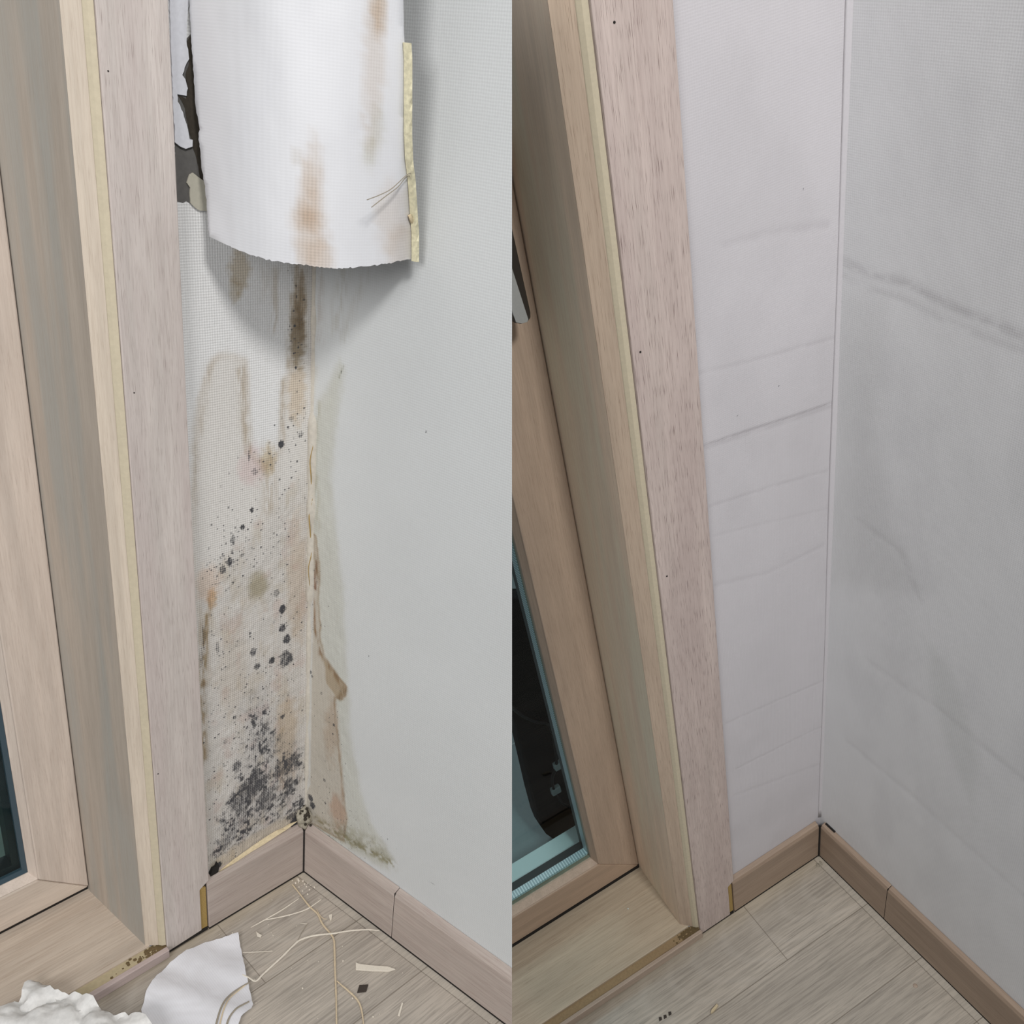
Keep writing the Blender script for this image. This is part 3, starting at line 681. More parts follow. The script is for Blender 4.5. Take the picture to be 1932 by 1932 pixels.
bm = B(); prism(bm, [(.1622, .0175), (.2012, .0530), (.2012, HL), (.1622, HL)], YS-.03, YS, 'XZ')
SA = link('window_sash', bm, M['sashL'], ML, W1, bevel=.0011)
bm = B(); prism(bm, [(.1626, .0172), (.2016, .0527), (.46, .0527), (.46, .0172)], YS-.03, YS, 'XZ'); link('bottom_rail', bm, M['railL'], ML, SA, bevel=.0011)
bm = B(); box(bm, .1620, .46, YS-.028, YS-.004, ZS+.0003, .0171); link('sash_gap', bm, M['grime'], ML, SA)  # black box stands in for the shade below the sash
bm = B(); miter(bm, [(0, YS-.0015), (.0045, YS-.009), (.0045, YS-.016), (0, YS-.016)], .2013, .0530, .46, HL); link('glazing_bead', bm, M['sashL'], ML, SA)
bm = B(); miter(bm, [(0, YS-.0095), (.0035, YS-.0115), (.0035, YS-.0145), (0, YS-.0145)], .2060, .0577, .46, HL); link('glazing_gasket', bm, M['gasket'], ML, SA)
bm = B(); box(bm, .2060, .46, YS-.0150, YS-.0125, .0577, HL); link('window_glass', bm, M['glass'], ML, SA)
bm = B(); miter(bm, [(0, YS-.0155), (.0090, YS-.0155), (.0090, YS-.0300), (0, YS-.0300)], .2062, .0579, .46, HL); link('outer_gasket', bm, M['dgasket'], ML, SA)
# beyond the pane
bm = B(); box(bm, .10, .75, -.62, -.14, -.09, -.08); tag(link('balcony_floor', bm, M['outL'], ML, side='L'), 'dim greenish tiled balcony floor seen through the left window pane', 'floor', kind='structure')
bm = B(); box(bm, .0, .75, -.66, -.63, -.09, .9); tag(link('balcony_wall', bm, M['outW'], ML, side='L'), 'dark balcony wall beyond the left window pane', 'wall', kind='structure')
bm = B(); box(bm, .195, .215, -.28, -.24, -.08, 1.0); tag(link('balcony_post', bm, M['outD'], ML, bevel=.002), 'dark upright post behind the left window pane', 'post')

# ------------------------------------------------------------------ peeled wallpaper flap
camL = LC.loc(Vector((0, 0, 0)))
def rdir(c, x, y): r = ray(x, y); return Vector((r.dot(c.X), r.dot(c.Y), r.dot(c.Z)))
Fl = Vector((.0856, .015, 0)); Fr = Vector((-.0036, .0987, 0))
ch = Fr-Fl; nb = Vector((ch.y, -ch.x, 0)).normalized()
BUL = .034
def bul(a): return BUL*4*a*(1-a) - (.10*max(0, a-.93)**1.0 if a > .93 else 0)
def flap_pt(a, z, push=0):
    p = Fl+ch*a+nb*(bul(a)+push); 
    return Vector((p.x, p.y, z))
def flap_hit(x, y):
    d = rdir(LC, x, y); off = 0; a = 0
    for _ in range(12):
        t = (Fl+nb*off-camL).dot(nb)/d.dot(nb); P = camL+d*t
        a = (P-Fl).to_2d().dot(ch.to_2d())/ch.length_squared; off = .5*off+.5*bul(a)
    return a, P.z
left_e = [(352, -60), (357, 0), (360, 60), (364, 125), (369, 200), (376, 245), (374, 258), (378, 290), (381, 322), (386, 345), (391, 395), (396, 446)]
bot_e = [(430, 463), (470, 479), (512, 492), (560, 499), (600, 503), (645, 506), (690, 503), (735, 497), (775, 489)]
rig_e = [(777, 440), (773, 400), (770, 340), (764, 300), (763, 250), (764, 180), (765, 120), (762, 60), (761, 0), (760, -60)]
def jagged(pts, j, st=6):
    out = []
    for p, q in zip(pts, pts[1:]):
        n = max(1, int(math.hypot(q[0]-p[0], q[1]-p[1])/st))
        for k in range(n):
            t = k/n; out.append((p[0]+(q[0]-p[0])*t+rs.uniform(-j, j), p[1]+(q[1]-p[1])*t+rs.uniform(-j, j)))
    out.append(pts[-1]); return out
ol = [flap_hit(*p) for p in jagged(left_e, .8)+jagged(bot_e, 1.5, 4)+jagged(rig_e, .25, 12)]
ztop = max(z for a, z in ol)
outline = [(-.28, .93), (-.22, .86), (ol[0][0]-.03, ol[0][1]+.02)]+ol+[(ol[-1][0]+.02, ol[-1][1]+.02), (1.16, .86), (1.2, .93)]
def cdt(outline, step, sx=1.0):
    P = np.array(outline); x0, y0 = P.min(0); x1, y1 = P.max(0)
    gx = np.arange(x0, x1, step/sx); gy = np.arange(y0, y1, step); G = np.stack(np.meshgrid(gx, gy), -1).reshape(-1, 2)
    d = sdf(G[:, 0]*sx, G[:, 1], [(a*sx, b) for a, b in outline]); G = G[d > step*.5]
    n = len(outline)
    vs = [Vector(p) for p in outline]+[Vector(g) for g in G]
    v, e, f, *_ = geometry.delaunay_2d_cdt(vs, [], [list(range(n))], 1, 1e-7)
    return v, f
def sheet(name, outline, step, fn, th, nrm, mat, mw, parent=None, dirt=None, sx=1.0, origin=None):
    v, f = cdt([(a*sx, b) for a, b in outline], step)
    P = np.array([(p[0]/sx, p[1]) for p in v])
    n = len(v)
    top = [fn(p[0], p[1]) for p in P]; bot = [t-nrm(p[0], p[1])*th for t, p in zip(top, P)]
    faces = [list(q) for q in f]
    cnt = {}
    for q in faces:
        for i in range(len(q)):
            a, b = q[i], q[(i+1) % len(q)]; cnt[(a, b)] = 1
    allf = faces+[[i+n for i in q[::-1]] for q in faces]
    for (a, b) in cnt:
        if (b, a) not in cnt: allf.append([b, a, a+n, b+n])
    o3 = Vector(origin) if origin is not None else Vector((0, 0, 0))
    me = bpy.data.meshes.new(name); me.from_pydata([tuple(t-o3) for t in top+bot], [], allf)
    D = DirtShade(np.array([p[0] for p in P]), np.array([p[1] for p in P]))
    if dirt: dirt(D)
    ca = me.attributes.new('stain', 'FLOAT_COLOR', 'POINT'); cc = np.ones((2*n, 4), np.float32); cc[:n, :3] = D.c; cc[n:, :3] = D.c*.9
    ca.data.foreach_set('color', cc.ravel())
    ma = me.attributes.new('mould', 'FLOAT', 'POINT'); mv = np.zeros(2*n, np.float32); mv[:n] = D.m; ma.data.foreach_set('value', mv)
    bm = B(); bm.from_mesh(me); bmesh.ops.recalc_face_normals(bm, faces=bm.faces)
    for e in bm.edges:
        if len(e.link_faces) == 2 and e.calc_face_angle(0) > .9: e.smooth = False
    bm.to_mesh(me); bm.free()
    for p in me.polygons: p.use_smooth = True
    me.materials.append(mat)
    o = bpy.data.objects.new(name, me); C.objects.link(o); mm = mw@Matrix.Translation(o3)
    if parent is None: o.matrix_world = mm
    else: o.parent = parent; o.matrix_basis = PM[parent.name].inverted()@mm
    PM[o.name] = mm.copy(); return o
FW = ch.length
def FH(x, y): a, z = flap_hit(x, y); return (a*1000, z*1000)   # dirt coordinates use a*1000
def flap_dirt(D):
    D.u = D.u*FW                                              # to millimetres across
    q = lambda x, y: (FH(x, y)[0]*FW, FH(x, y)[1])
    tan = (.84, .72, .60)
    D.blob(q(590, 330), 7, tan, .45, 24, 5); D.blob(q(585, 375), 9, tan, .6, 22, 6); D.blob(q(586, 450), 12, tan, .7, 26, 7); D.blob(q(600, 480), 11, tan, .55, 14, 8); D.blob(q(578, 418), 9, tan, .55, 8, 28)
    D.blob(q(714, 20), 5, tan, 1.0, 14, 9); D.blob(q(705, 130), 7, tan, .45, 50, 10); D.blob(q(740, 410), 12, tan, .45, 22, 11); D.blob(q(755, 470), 12, tan, .5, 18, 12)
    D.blob(q(697, 290), 5, (.85, .84, .76), .8, 10, 13); D.blob(q(712, 240), 5, (.85, .84, .76), .6, 16, 14); D.blob(q(560, 295), 4, (.86, .82, .76), .6, 6, 15)
    D.mul(sstep(.4, .8, fbm(D.u/30, D.z/60, 77))*.5, (.94, .94, .95))
    for x, y in ((568, 145), (590, 459), (470, 60)): D.spot(q(x, y), .8, .9, .8, x)
def flap_fn(a, z):
    w = .0022*(float(fbm(np.array([a*3.0]), np.array([z*9.0]), 88)[0])-.5)*2
    lift = .004*max(0, 1-(z-.57)/.05)*max(0, .35-a)/.35 if z < .62 else 0
    return flap_pt(a, z, w+lift)
FLP = sheet('peeled_wallpaper', outline, .003, flap_fn, .0007, lambda a, z: nb, M['flap'], ML, None, flap_dirt, sx=FW, origin=(Fl+ch*.5+Vector((0, 0, .93)))[:])
tag(FLP, 'large white wallpaper flap peeled off the corner and hanging with a ragged lower edge', 'wallpaper')
# folded back paste side along its right edge
bm = B(); rr = [flap_hit(*p) for p in jagged([(778, 492), (778, 440), (775, 400), (771, 340), (766, 300), (764, 250), (764, 180), (764, 110), (762, 80)], 0, 12)]
prev = None
for i, (a, z) in enumerate(rr):
    k = i/len(rr); wdt = .0062*(.5+.5*math.sin(math.pi*min(1, k*1.1+.1)))+.0013*math.sin(i*1.7)+.0008*math.sin(i*3.9)
    f0 = flap_pt(a-.004, z, .0004); p1 = f0+Vector((-.0012, .0030, 0)); p2 = f0-nb*wdt*.5+Vector((-.0018, .0050, 0)); p3 = f0-nb*wdt; p4 = f0-nb*.001
    ring = [bm.verts.new(v) for v in (f0, p1, p2, p3, p4)]
    if prev:
        for q in range(5): bm.faces.new((prev[q], prev[(q+1) % 5], ring[(q+1) % 5], ring[q]))
    else: bm.faces.new(ring)
    prev = ring
bm.faces.new(prev[::-1]); link('paste_edge', bm, M['paste'], ML, FLP, smooth=False)['label'] = 'yellow paste-covered folded edge'
def fl3(x, y, off=.001): a, z = flap_hit(x, y); return flap_pt(a, z, off)
for pts in (((783, 329), (776, 325), (766, 330), (741, 352), (720, 362), (699, 369)), ((780, 333), (768, 332), (752, 350), (730, 366), (706, 384))):
    bm = B(); tube(bm, smooth_path([fl3(*p, off=.0015+.004*i) for i, p in enumerate(pts)], 5), .00028, 5); link('loose_thread', bm, M['fibre3'], ML, FLP)
bm = B(); tube(bm, smooth_path([fl3(773, 405, .002), fl3(776, 412, .003), fl3(778, 418, .002)], 3), .0012, 5); link('paste_crumb', bm, M['tornedge'], ML, FLP)

# ------------------------------------------------------------------ scraps and fibres on the floor
def scrap(name, px, z0, hfn, mat, label, cat, step=.0035, jag=.6, group=None, dirt=None, th=.0005, free=()):
    ol = [(lambda v: (v.x, v.y))(LC.onz(x, y, z0)) for x, y in jagged(list(px)+[px[0]], jag)[:-1]]
    P = np.array(ol); c = P.mean(0)
    o = sheet(name, ol, step, lambda x, y: Vector((x, y, hfn(x, y))), th, lambda a, b: Vector((0, 0, 1)), mat, ML, None, dirt, 1.0, (c[0], c[1], 0))
    return tag(o, label, cat, group)
def nz(x, y, s, seed): return float(fbm(np.array([x*s]), np.array([y*s]), seed)[0])-.5
g1 = LC.onz(300, 1870, .006)
def h1(x, y):
    p = Vector((x, y)); d = max(0, 1-(p-Vector((g1.x, g1.y))).length/.045)
    base = .0022
    lipz = .0125*sstep(.012, -.006, np.float64(y)) if False else .0125*max(0, min(1, (.014-y)/.02))
    return max(base+.006*d+.004*(nz(x, y, 30, 5)+.3)+.0012*math.sin(x*150+y*90), lipz+.001 if x > .1015 else 0)
scrap('wallpaper_scrap', ((388, 1776), (420, 1768), (449, 1759), (456, 1795), (465, 1838), (477, 1893), (474, 1902), (455, 1918), (440, 1960), (420, 1990), (300, 1990), (268, 1922), (267, 1905), (278, 1872), (296, 1845), (322, 1818), (352, 1795)),
      .004, h1, M['scrap'], 'smooth white wallpaper scrap lying flat on the floor against the window sill', 'paper scrap')
def h2(x, y):
    r = abs(math.sin(x*95+y*60+nz(x, y, 35, 8)*5)); return max(.012 + .008*r+.010*(nz(x, y, 25, 9)+.2)+.006*(nz(x, y, 90, 19)), .0118)
scrap('crumpled_wallpaper', ((-40, 1925), (0, 1900), (22, 1890), (40, 1879), (47, 1858), (59, 1851), (74, 1852), (91, 1862), (105, 1875), (118, 1875), (130, 1877), (143, 1875), (157, 1882), (176, 1890), (193, 1904), (220, 1912), (237, 1908), (242, 1915), (264, 1914), (275, 1920), (290, 1940), (310, 1990), (0, 2010)),
      .018, h2, M['crumple'], 'crumpled white wallpaper piece with torn edges and specks on the window sill', 'paper scrap', step=.0028, jag=1.2)
def fib(px, r, mat, label, z=.0012, taper=True, group='dry paper fibres scattered on the floor', name='paper_fibre', flat=.6, lift=0):
    P = [LC.onz(x, y, z) for x, y in px]
    if lift:
        for i, p in enumerate(P): p.z += lift*math.sin(math.pi*i/(len(P)-1))
    Q = smooth_path(P, 5); n = len(Q); o3 = Vector((P[0].x, P[0].y, 0))
    rd = [.78*r*(.5+.5*math.sin(math.pi*min(1, .12+i/n*.8))+rs.uniform(-.15, .15)) for i in range(n)]
    bm = B(); tube(bm, Q, rd, 6, flat); return tag(link(name, bm, mat, ML, origin=o3), label, 'fibre', group)
fib(((447, 1835), (467, 1843), (482, 1851), (495, 1839), (509, 1826), (533, 1804), (552, 1785), (567, 1773), (593, 1765), (629, 1761), (660, 1756), (693, 1754), (716, 1756)), .00115, M['fibre2'], 'longest cream fibre, bent and reaching from the flat scrap to the right baseboard', .0035)
fib(((552, 1669), (563, 1683), (584, 1710), (599, 1724), (609, 1744), (628, 1768), (631, 1789), (632, 1826), (634, 1874), (635, 1932), (636, 1975)), .0011, M['fibre'], 'tan fibre running from the corner straight down the floor to the photo bottom', .0012)
fib(((636, 1851), (645, 1859), (657, 1869), (674, 1886), (682, 1905), (687, 1940)), .0010, M['fibre'], 'short curved tan fibre beside the black diamond chip')
fib(((473, 1750), (500, 1735), (533, 1716), (564, 1695)), .0008, M['fibre2'], 'straight white fibre lying parallel to the left baseboard')
fib(((498, 1736), (529, 1730), (557, 1723), (581, 1714), (606, 1697)), .0009, M['fibre2'], 'white fibre fork widening to a flake near the corner')
fib(((562, 1773), (571, 1757), (581, 1742)), .0004, M['fibre3'], 'thin grey fibre standing off the bend of the longest fibre')
fib(((458, 1797), (485, 1796), (514, 1794)), .0005, M['fibre2'], 'thin pale thread right of the flat scrap')
fib(((597, 1715), (603, 1726), (610, 1733), (617, 1734)), .0005, M['fibre'], 'tiny curled fibre near the chip by the corner')
fib(((567, 1742), (580, 1743)), .0004, M['fibre2'], 'very short white fibre above the bend of the longest fibre')
def over(px, r, mat, label):
    P = []
    for x, y in px:
        p = LC.onz(x, y, .005); p.z = h1(p.x, p.y)+.0010; P.append(p)
    o3 = Vector((P[0].x, P[0].y, 0)); bm = B(); tube(bm, smooth_path(P, 5), r, 6, .6)
    tag(link('paper_fibre', bm, mat, ML, origin=o3), label, 'fibre', 'dry paper fibres scattered on the floor')
over(((470, 1852), (455, 1860), (438, 1872), (424, 1890), (414, 1912), (404, 1945)), .0008, M['fibre3'], 'grey bowed fibre lying across the flat scrap, upper one')
over(((467, 1853), (448, 1868), (434, 1882), (424, 1902), (416, 1926), (412, 1945)), .0006, M['fibre'], 'tan bowed fibre lying across the flat scrap, close under the grey one')
over(((470, 1889), (458, 1896), (445, 1906), (432, 1922), (424, 1945)), .0008, M['fibre3'], 'short grey fibre on the lower right of the flat scrap')
def flat(name, px, z0, th, mat, label, cat, c=None, M_=None, group=None, bev=.0002):
    c = c or LC; M_ = ML if M_ is None else M_
    P = [c.onz(x, y, z0+th) for x, y in px]; o3 = sum(P, Vector((0, 0, 0)))/len(P); o3.z = 0
    bm = B(); prism(bm, [(p.x, p.y) for p in P], z0, z0+th, 'XY'); return tag(link(name, bm, mat, M_, origin=o3, bevel=bev), label, cat, group)
flat('paper_strip', ((671, 1815), (677, 1818), (700, 1821), (731, 1823), (746, 1828), (734, 1832), (700, 1831), (671, 1829)), .0003, .0014, M['fibre2'], 'narrow white paper strip, pointed at one end, on the floor left of the long baseboard', 'paper strip')
flat('plastic_chip', ((678, 1858), (695, 1857), (691, 1870), (674, 1872)), .0003, .0012, M['chip'], 'small black diamond shaped chip on the floor under the paper strip', 'chip')
flat('paper_sliver', ((758, 1891), (761, 1892), (754, 1917), (750, 1916)), .0003, .0008, M['fibre2'], 'tiny white paper sliver right of the black diamond chip', 'paper scrap')
flat('paper_flake', ((620, 1726), (627, 1724), (626, 1732), (625, 1738), (622, 1734)), .0003, .001, M['fibre2'], 'small white flake on the floor near the corner fibres', 'paper scrap')
flat('paper_flake', ((483, 1757), (487, 1760), (494, 1764), (492, 1768), (485, 1766)), .0003, .001, M['fibre2'], 'small white flake on the floor above the flat scrap', 'paper scrap')
bm = B()
for _ in range(70):
    x = rs.uniform(400, 930); y = rs.uniform(1670, 1932)
    p = LC.onz(x, y, .0004)
    if (p.x*math.sin(LC.th)-p.y*math.cos(LC.th)) < .006 or p.y < .006: continue
    bmesh.ops.create_icosphere(bm, subdivisions=1, radius=rs.choice((.0003, .0004, .0005, .0008)), matrix=Matrix.Translation(p))
for _ in range(22):
    p = Vector((rs.uniform(0.0, .012), abs(rs.gauss(.006, .008))+.002, .0004)); p.x += .003
    bmesh.ops.create_icosphere(bm, subdivisions=1, radius=rs.uniform(.0003, .001), matrix=Matrix.Translation(p))
tag(link('plaster_crumbs', bm, M['fibre2'], ML), 'fine pale plaster crumbs scattered over the floor below the mouldy wall', 'crumbs', kind='stuff')

# ------------------------------------------------------------------ the repaired corner: shell
o = floor_poly(RC, MR, M['floorR'], 'R', 'floor', 0, .80, .80, .02); tag(o, 'clean grey oak laminate floor in the repaired corner', 'floor', kind='structure')
o = wall_grid('wall_left', axis((XR, .172, .0012)), axis((0, 1.35, .0018), (1.35, HR, .03)), -TR, .12, M['paperR'], MR, None, dirt_shade_left_clean)
WRL = tag(o, 'clean narrow lilac grey wallpaper strip with faint slanting crease lines beside the right casing', 'wall', kind='structure')
o = wall_grid('wall_right', axis((SR, .62, .002)), axis((0, 1.6, .0024), (1.6, HR, .03)), TR, .10, M['paperR2'], MRs, None, dirt_shade_side_clean, 1)
tag(o, 'clean grey wallpapered wall with a double diagonal crease at far right', 'wall', kind='structure')
bm = B(); ct, st_ = math.cos(RC.th), math.sin(RC.th); prev = None
for i in range(81):
    z = .088+i*(HR-.088)/80; a = .0030+.0016*(z/1.3)+.0006*math.sin(z*11)
    P = [(XR-.001, -TR-.002), (XR+a*1.25, -TR+.0002), (XR+a*.75, -TR+a*.22), (XR+a*.10, -TR+a*.55), (XR+ct*a-.001, -TR+a*.7)]
    ring = [bm.verts.new((x, y, z)) for x, y in P]
    if prev:
        for k in range(5): bm.faces.new((prev[k], prev[(k+1) % 5], ring[(k+1) % 5], ring[k]))
    else: bm.faces.new(ring)
    prev = ring
bm.faces.new(prev[::-1]); link('corner_seam', bm, M['seam'], MR, WRL, smooth=True)
bm = B(); prism(bm, base_prof(.078, TR, 1, .002), .0015, .1640, 'YZ')
RB = tag(link('baseboard_left', bm, M['baseR'], MR, bevel=.0008), 'short brown oak baseboard under the clean narrow wall strip', 'baseboard', kind='structure'); gap_shade_mark(RB, .0015, .164, MR, 1, .002)
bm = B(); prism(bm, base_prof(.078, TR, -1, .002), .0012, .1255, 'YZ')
RB1 = tag(link('baseboard_right', bm, M['baseR'], MRs, bevel=.0008), 'brown oak baseboard piece right of the clean corner, up to the butt joint', 'baseboard', kind='structure'); gap_shade_mark(RB1, .0012, .1255, MRs, -1, .002)
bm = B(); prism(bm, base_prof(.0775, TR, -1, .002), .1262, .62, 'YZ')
RB2 = tag(link('baseboard_right', bm, M['baseR'], MRs, bevel=.0008), 'long brown oak baseboard piece running to the bottom right of the photo', 'baseboard', kind='structure'); gap_shade_mark(RB2, .1262, .62, MRs, -1, .002)
bm = B(); box(bm, -.0003, .0016, -.0003, .0016, 0, .083); link('grime_seam', bm, M['grime'], MR, RB)
bm = B(); box(bm, .1255, .1262, .0005, .007, .002, .082); link('grime_seam', bm, M['grime'], MRs, RB1)  # black strip filling the butt joint of the boards
bm = B(); box(bm, .004, .022, .0062, .0092, .0795, .0862); link('grime_gap', bm, M['grime'], MRs, RB1)  # black piece at the top edge of the board
bm = B()
for k in range(14): bmesh.ops.create_icosphere(bm, subdivisions=1, radius=rs.uniform(.0006, .0016), matrix=Matrix.Translation((.005+rs.uniform(0, .010), .006+rs.uniform(0, .01), .0006)))
tag(link('corner_dirt', bm, M['gunk'], MR), 'dark dirt crumbs in the floor corner of the clean room', 'dirt', kind='stuff')

# ------------------------------------------------------------------ window 2
ZR = .020
W2 = tag(empty('window_2', MR@Matrix.Translation((.228, 0, 0))), 'oak foil balcony door window with handle and dark view, in the repaired corner', 'window', kind='structure')
bm = B(); prism(bm, [(.1625, HR), (.1625, .0880), (.1720, .0815), (.1728, .0800), (.1728, .0032), (.2275, .0032), (.2275, HR)], -.0088, .0006, 'XZ')
CR = link('window_casing', bm, M['casingR'], MR, W2, bevel=.0010)
bm = B(); prism(bm, [(.1652, .0770), (.1730, .0840), (.1730, .0040), (.1652, .0040)], -.008, -.0020, 'XZ'); link('raw_board_edge', bm, M['mdfcut'], MR, CR)['label'] = 'yellow raw board edge cut out round the baseboard'
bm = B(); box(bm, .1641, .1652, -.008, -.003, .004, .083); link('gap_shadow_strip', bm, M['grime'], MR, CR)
bm = B(); prism(bm, [(.1655, .0003), (.62, .0003), (.62, .0030), (.1655, .0030)], -.007, .0001, 'XZ'); link('grime_line', bm, M['grime'], MR, CR, side='R')  # black strip painted as shade along the casing foot
for x, y in ((1159, 42), (1208, 664), (1258, 1087)):
    v = RC.ony(x, y, .0006); bm = B(); bmesh.ops.create_icosphere(bm, subdivisions=2, radius=.0010, matrix=Matrix.Translation(v)); link('nail_mark', bm, M['grime'], MR, CR)
bm = B(); prism(bm, [(.2278, -.002), (.2278, -.009), (.2350, -.0140), (.2350, -.0075), (.2320, -.0040)], ZR, HR, 'XY'); link('edge_band', bm, M['mdf'], MR, W2, bevel=.0006)['label'] = 'yellowed rounded edge band'
bm = B(); prism(bm, [(.2350, -.0080), (.2480, -.0205), (.2460, -.0240), (.2350, -.0240)], ZR, HR, 'XY'); link('corner_strip', bm, M['stripR'], MR, W2)
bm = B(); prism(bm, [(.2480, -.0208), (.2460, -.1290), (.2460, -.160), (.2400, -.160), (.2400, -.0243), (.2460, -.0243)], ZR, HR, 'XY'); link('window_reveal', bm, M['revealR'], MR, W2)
bm = B(); prism(bm, [(-.0120, ZR), (-.165, ZR), (-.165, -.01), (-.0120, -.01)], .2390, .62, 'YZ'); link('window_sill', bm, M['sillR'], MR, W2, side='R', bevel=.0008)
bm = B(); box(bm, .2278, .62, -.0119, .0008, .0032, ZR-.0035); link('sill_edge_band', bm, M['groove'], MR, W2, side='R')['label'] = 'brown recessed groove'
bm = B(); box(bm, .2278, .62, .0010, .0065, .0035, ZR-.0005); link('sill_lip', bm, M['lipR'], MR, W2, side='R', bevel=.0008)
bm = B()
for k in range(90):
    x = .229+abs(rs.gauss(0, .016)); bmesh.ops.create_icosphere(bm, subdivisions=1, radius=rs.uniform(.0008, .0032), matrix=Matrix.Translation((x, rs.uniform(-.011, .0), ZR-.0036))@Matrix.Scale(.2, 4, (0, 0, 1)))
q = link('sill_dirt', bm, M['sillgrime'], MR, W2); q['kind'] = 'stuff'
YR = -.1292
bm = B(); prism(bm, [(.2468, .0290), (.3125, .0930), (.3125, HR), (.2468, HR)], YR-.045, YR, 'XZ'); SB = link('window_sash', bm, M['sashR'], MR, W2, bevel=.0018, side='R')
bm = B(); prism(bm, [(.2472, .0288), (.3128, .0927), (.62, .0927), (.62, .0288)], YR-.045, YR, 'XZ'); link('bottom_rail', bm, M['railR'], MR, SB, bevel=.0018, side='R')
bm = B(); box(bm, .2465, .62, YR-.04, YR-.0008, ZR+.0005, .0286); link('sash_gap', bm, M['grime'], MR, SB, side='R')  # black box painted as the shade below this sash
bm = B(); miter(bm, [(0, YR-.002), (.0045, YR-.012), (.0045, YR-.024), (0, YR-.024)], .3126, .0932, .62, HR); link('glazing_bead', bm, M['sashR'], MR, SB, side='R')
bm = B(); box(bm, .3168, .62, YR-.0180, YR-.0150, .0980, HR); link('window_glass', bm, M['glass'], MR, SB, side='R')
bm = B(); miter(bm, [(.0, YR-.0205), (.0012, YR-.0205), (.0026, YR-.030), (.0, YR-.030)], .3168, .1000, .62, HR); box(bm, .3195, .62, YR-.0300, YR-.0192, .1002, .1046); link('pane_spacer', bm, M['spacer'], MR, SB, side='R')['label'] = 'perforated bright metal pane spacer'
bm = B(); miter(bm, [(0, YR-.0310), (.0015, YR-.0310), (.0015, YR-.044), (0, YR-.044)], .3168, .1002, .62, HR); link('outer_gasket', bm, M['dgasket'], MR, SB, side='R')

# door handle: lever seen side on (satin face, dark flank)
yh = YR+.034
HB = [RC.ony(x, y, yh) for x, y in ((940, 300), (966, 425), (1002, 590), (1002, 600), (996, 608), (984, 612), (972, 610), (964, 602), (925, 440), (900, 300))]
bm = B(); prism(bm, [(p.x, p.z) for p in HB], yh-.013, yh, 'XZ'); HD = link('window_handle', bm, M['darkmetal'], MR, SB, bevel=.0015, side='R')
HD['label'] = 'dark lever handle with satin metal face'
f = [RC.ony(x, y, yh) for x, y in ((938, 420), (966, 508), (996, 602), (994, 607), (984, 610), (973, 608), (966, 590), (932, 440))]
bm = B(); prism(bm, [(p.x, p.z) for p in f], yh-.004, yh+.0012, 'XZ'); link('handle_face', bm, M['silver'], MR, HD, side='R', bevel=.0004)
zt = HB[0].z
bm = B(); box(bm, HB[0].x+.002, HB[0].x+.034, YR, yh-.0131, zt-.03, zt+.02); link('handle_neck', bm, M['darkmetal'], MR, HD, side='R')

# balcony beyond window 2
YB = -.30; zb = RC.ony(1060, 1592, YB).z
bm = B(); box(bm, .0, .75, -1.2, -.18, zb-.02, zb); bf = link('balcony_floor', bm, M['tileR'], MR, side='R'); tag(bf, 'grey tiled balcony floor seen through the right window pane', 'floor', kind='structure')
g = RC.onz(966, 1405, zb); g2 = RC.onz(982, 1396, zb)
bm = B(); d = (g2-g).normalized(); nrm = Vector((-d.y, d.x, 0))*.0016; a_, b_ = g-d*.3, g+d*.3
prism(bm, [((a_+nrm).x, (a_+nrm).y), ((b_+nrm).x, (b_+nrm).y), ((b_-nrm).x, (b_-nrm).y), ((a_-nrm).x, (a_-nrm).y)], zb, zb+.0006, 'XY'); link('tile_grout', bm, M['grout'], MR, bf, side='R')
bm = B(); box(bm, -.3, .75, -1.24, -1.2, zb, 1.3); tag(link('balcony_wall', bm, M['outW'], MR, side='R'), 'dark balcony wall beyond the right window pane', 'wall', kind='structure')
# leaning black rounded board: outline in its own plane
pp = [(940, 1130), (966, 1340), (985, 1420), (1003, 1500), (1015, 1545), (1022, 1562), (1032, 1576), (1046, 1586), (1062, 1591), (1085, 1590), (1110, 1582), (1150, 1560), (1190, 1500), (1190, 1130), (1000, 1130)]
PPn = [RC.ony(x, y, YB) for x, y in pp]
bm = B(); prism(bm, [(p.x, max(p.z, zb)) for p in PPn], YB-.03, YB, 'XZ')
bd = tag(link('round_ended_panel', bm, M['black'], MR, bevel=.004, side='R'), 'black panel with rounded bottom and two pale clips standing on the balcony behind the glass', 'panel')
for x, y in ((1053, 1443), (1048, 1490)):
    p = RC.ony(x, y, YB+.004); bm = B(); box(bm, p.x-.0085, p.x+.0085, p.y-.004, p.y+.005, p.z-.008, p.z+.008); link('cable_clip', bm, M['clip'], MR, bd, bevel=.002)['label'] = 'pale plastic cable clip'
bm = B(); tube(bm, smooth_path([RC.ony(x, y, YB+.006) for x, y in ((966, 1335), (985, 1350), (1010, 1362), (1035, 1368), (1045, 1400), (1050, 1443), (1042, 1468), (1046, 1492), (1060, 1515), (1075, 1522))], 6), .0025, 8)
link('cable', bm, M['cable'], MR, bd, side='R')
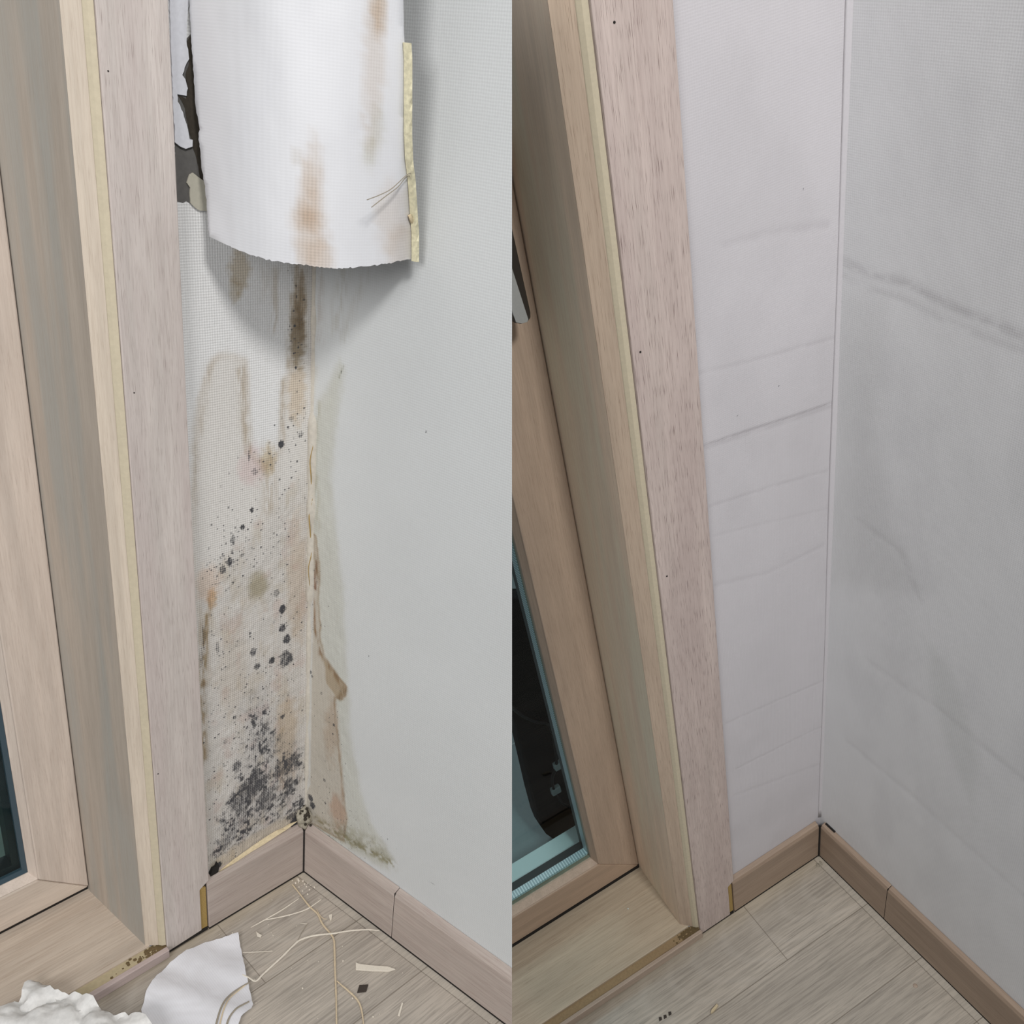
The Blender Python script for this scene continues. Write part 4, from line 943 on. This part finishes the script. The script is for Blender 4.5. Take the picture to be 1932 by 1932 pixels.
# outer aluminium track below the pane
q = [RC.ony(x, y, -.185) for x, y in ((966, 1664), (966, 1700), (1110, 1583), (1112, 1612))]
z_hi = (q[0].z+q[2].z)/2; z_lo = (q[1].z+q[3].z)/2
T = tag(empty('outer_window_track', MR@Matrix.Translation((.33, -.185, z_lo))), 'pale aluminium window track outside the right pane', 'window track')
bm = B(); box(bm, .20, .62, -.215, -.185, z_lo, z_hi); link('track_rail', bm, M['alu'], MR, T, side='R', bevel=.001)
bm = B(); box(bm, .20, .62, -.182, -.178, z_lo-.006, z_lo+.010); link('track_fin', bm, M['alu'], MR, T, side='R')
bm = B(); box(bm, .20, .62, -.177, -.155+.0-.0, zb, z_lo-.006); link('track_base', bm, M['dgasket'], MR, T, side='R')
# louvre
q0 = RC.ony(966, 1062, -.26); q1 = RC.ony(984, 1088, -.26)
V_ = tag(empty('louvre_vent', MR@Matrix.Translation((q1.x, -.26, q1.z))), 'white slatted vent outside the right window pane, above the black panel', 'vent')
for k in range(4):
    z = q1.z+.001+k*.0155; x0 = q1.x-.000-.002*k; bm = B(); box(bm, x0, x0+.10, -.28, -.26, z, z+.0085); link('slat', bm, M['wht'], MR, V_, side='R', bevel=.001)
bm = B(); box(bm, q1.x-.004, q1.x+.1, -.31, -.283, q1.z-.004, q1.z+.062); link('vent_back', bm, M['black'], MR, V_, side='R')
bm = B(); box(bm, q1.x-.01, q1.x+.1, -.31, -.262, q1.z+.064, q1.z+.40); tag(link('outdoor_box', bm, M['bluebox'], MR, side='R', bevel=.002), 'blue grey box above the white vent outside the right pane', 'box')

# small debris of the clean room
def rtag(name, px, th, mat, label, cat): return flat(name, px, .0003, th, mat, label, cat, RC, MR)
rtag('wood_splinter', ((1341, 1911), (1342, 1905), (1350, 1896), (1352, 1893), (1355, 1897), (1352, 1901), (1345, 1909)), .004, M['tornedge'], 'small pale splinter lying alone on the clean floor', 'splinter')
for i, (x, y) in enumerate(((1264, 1912), (1255, 1918), (1246, 1922))):
    rtag('dark_speck', ((x-3, y-3), (x+2, y-4), (x+3, y+1), (x-2, y+4)), .0015, M['chip'], ('dark speck nearest the splinter in the row of three', 'middle dark speck in the row of three on the clean floor', 'dark speck nearest the window sill in the row of three')[i], 'speck')['group'] = 'row of dark specks on the clean floor'
v = RC.onz(1727, 1860, 0); bm = B(); bmesh.ops.create_uvsphere(bm, u_segments=16, v_segments=8, radius=.0030, matrix=Matrix.Translation((v.x, v.y, .0003))@Matrix.Scale(.3, 4, (0, 0, 1)))
tag(link('floor_nub', bm, M['lipR'], MR, origin=(v.x, v.y, 0), smooth=True), 'tiny round bump on the clean floor beside the long baseboard', 'bump')
v = RC.onz(1185, 1715, ZR) ; bm = B(); bmesh.ops.create_icosphere(bm, subdivisions=2, radius=.0012, matrix=Matrix.Translation((v.x, v.y, ZR+.001))); tag(link('white_crumb', bm, M['wht'], MR), 'single white crumb on the wooden sill of the right window', 'crumb')
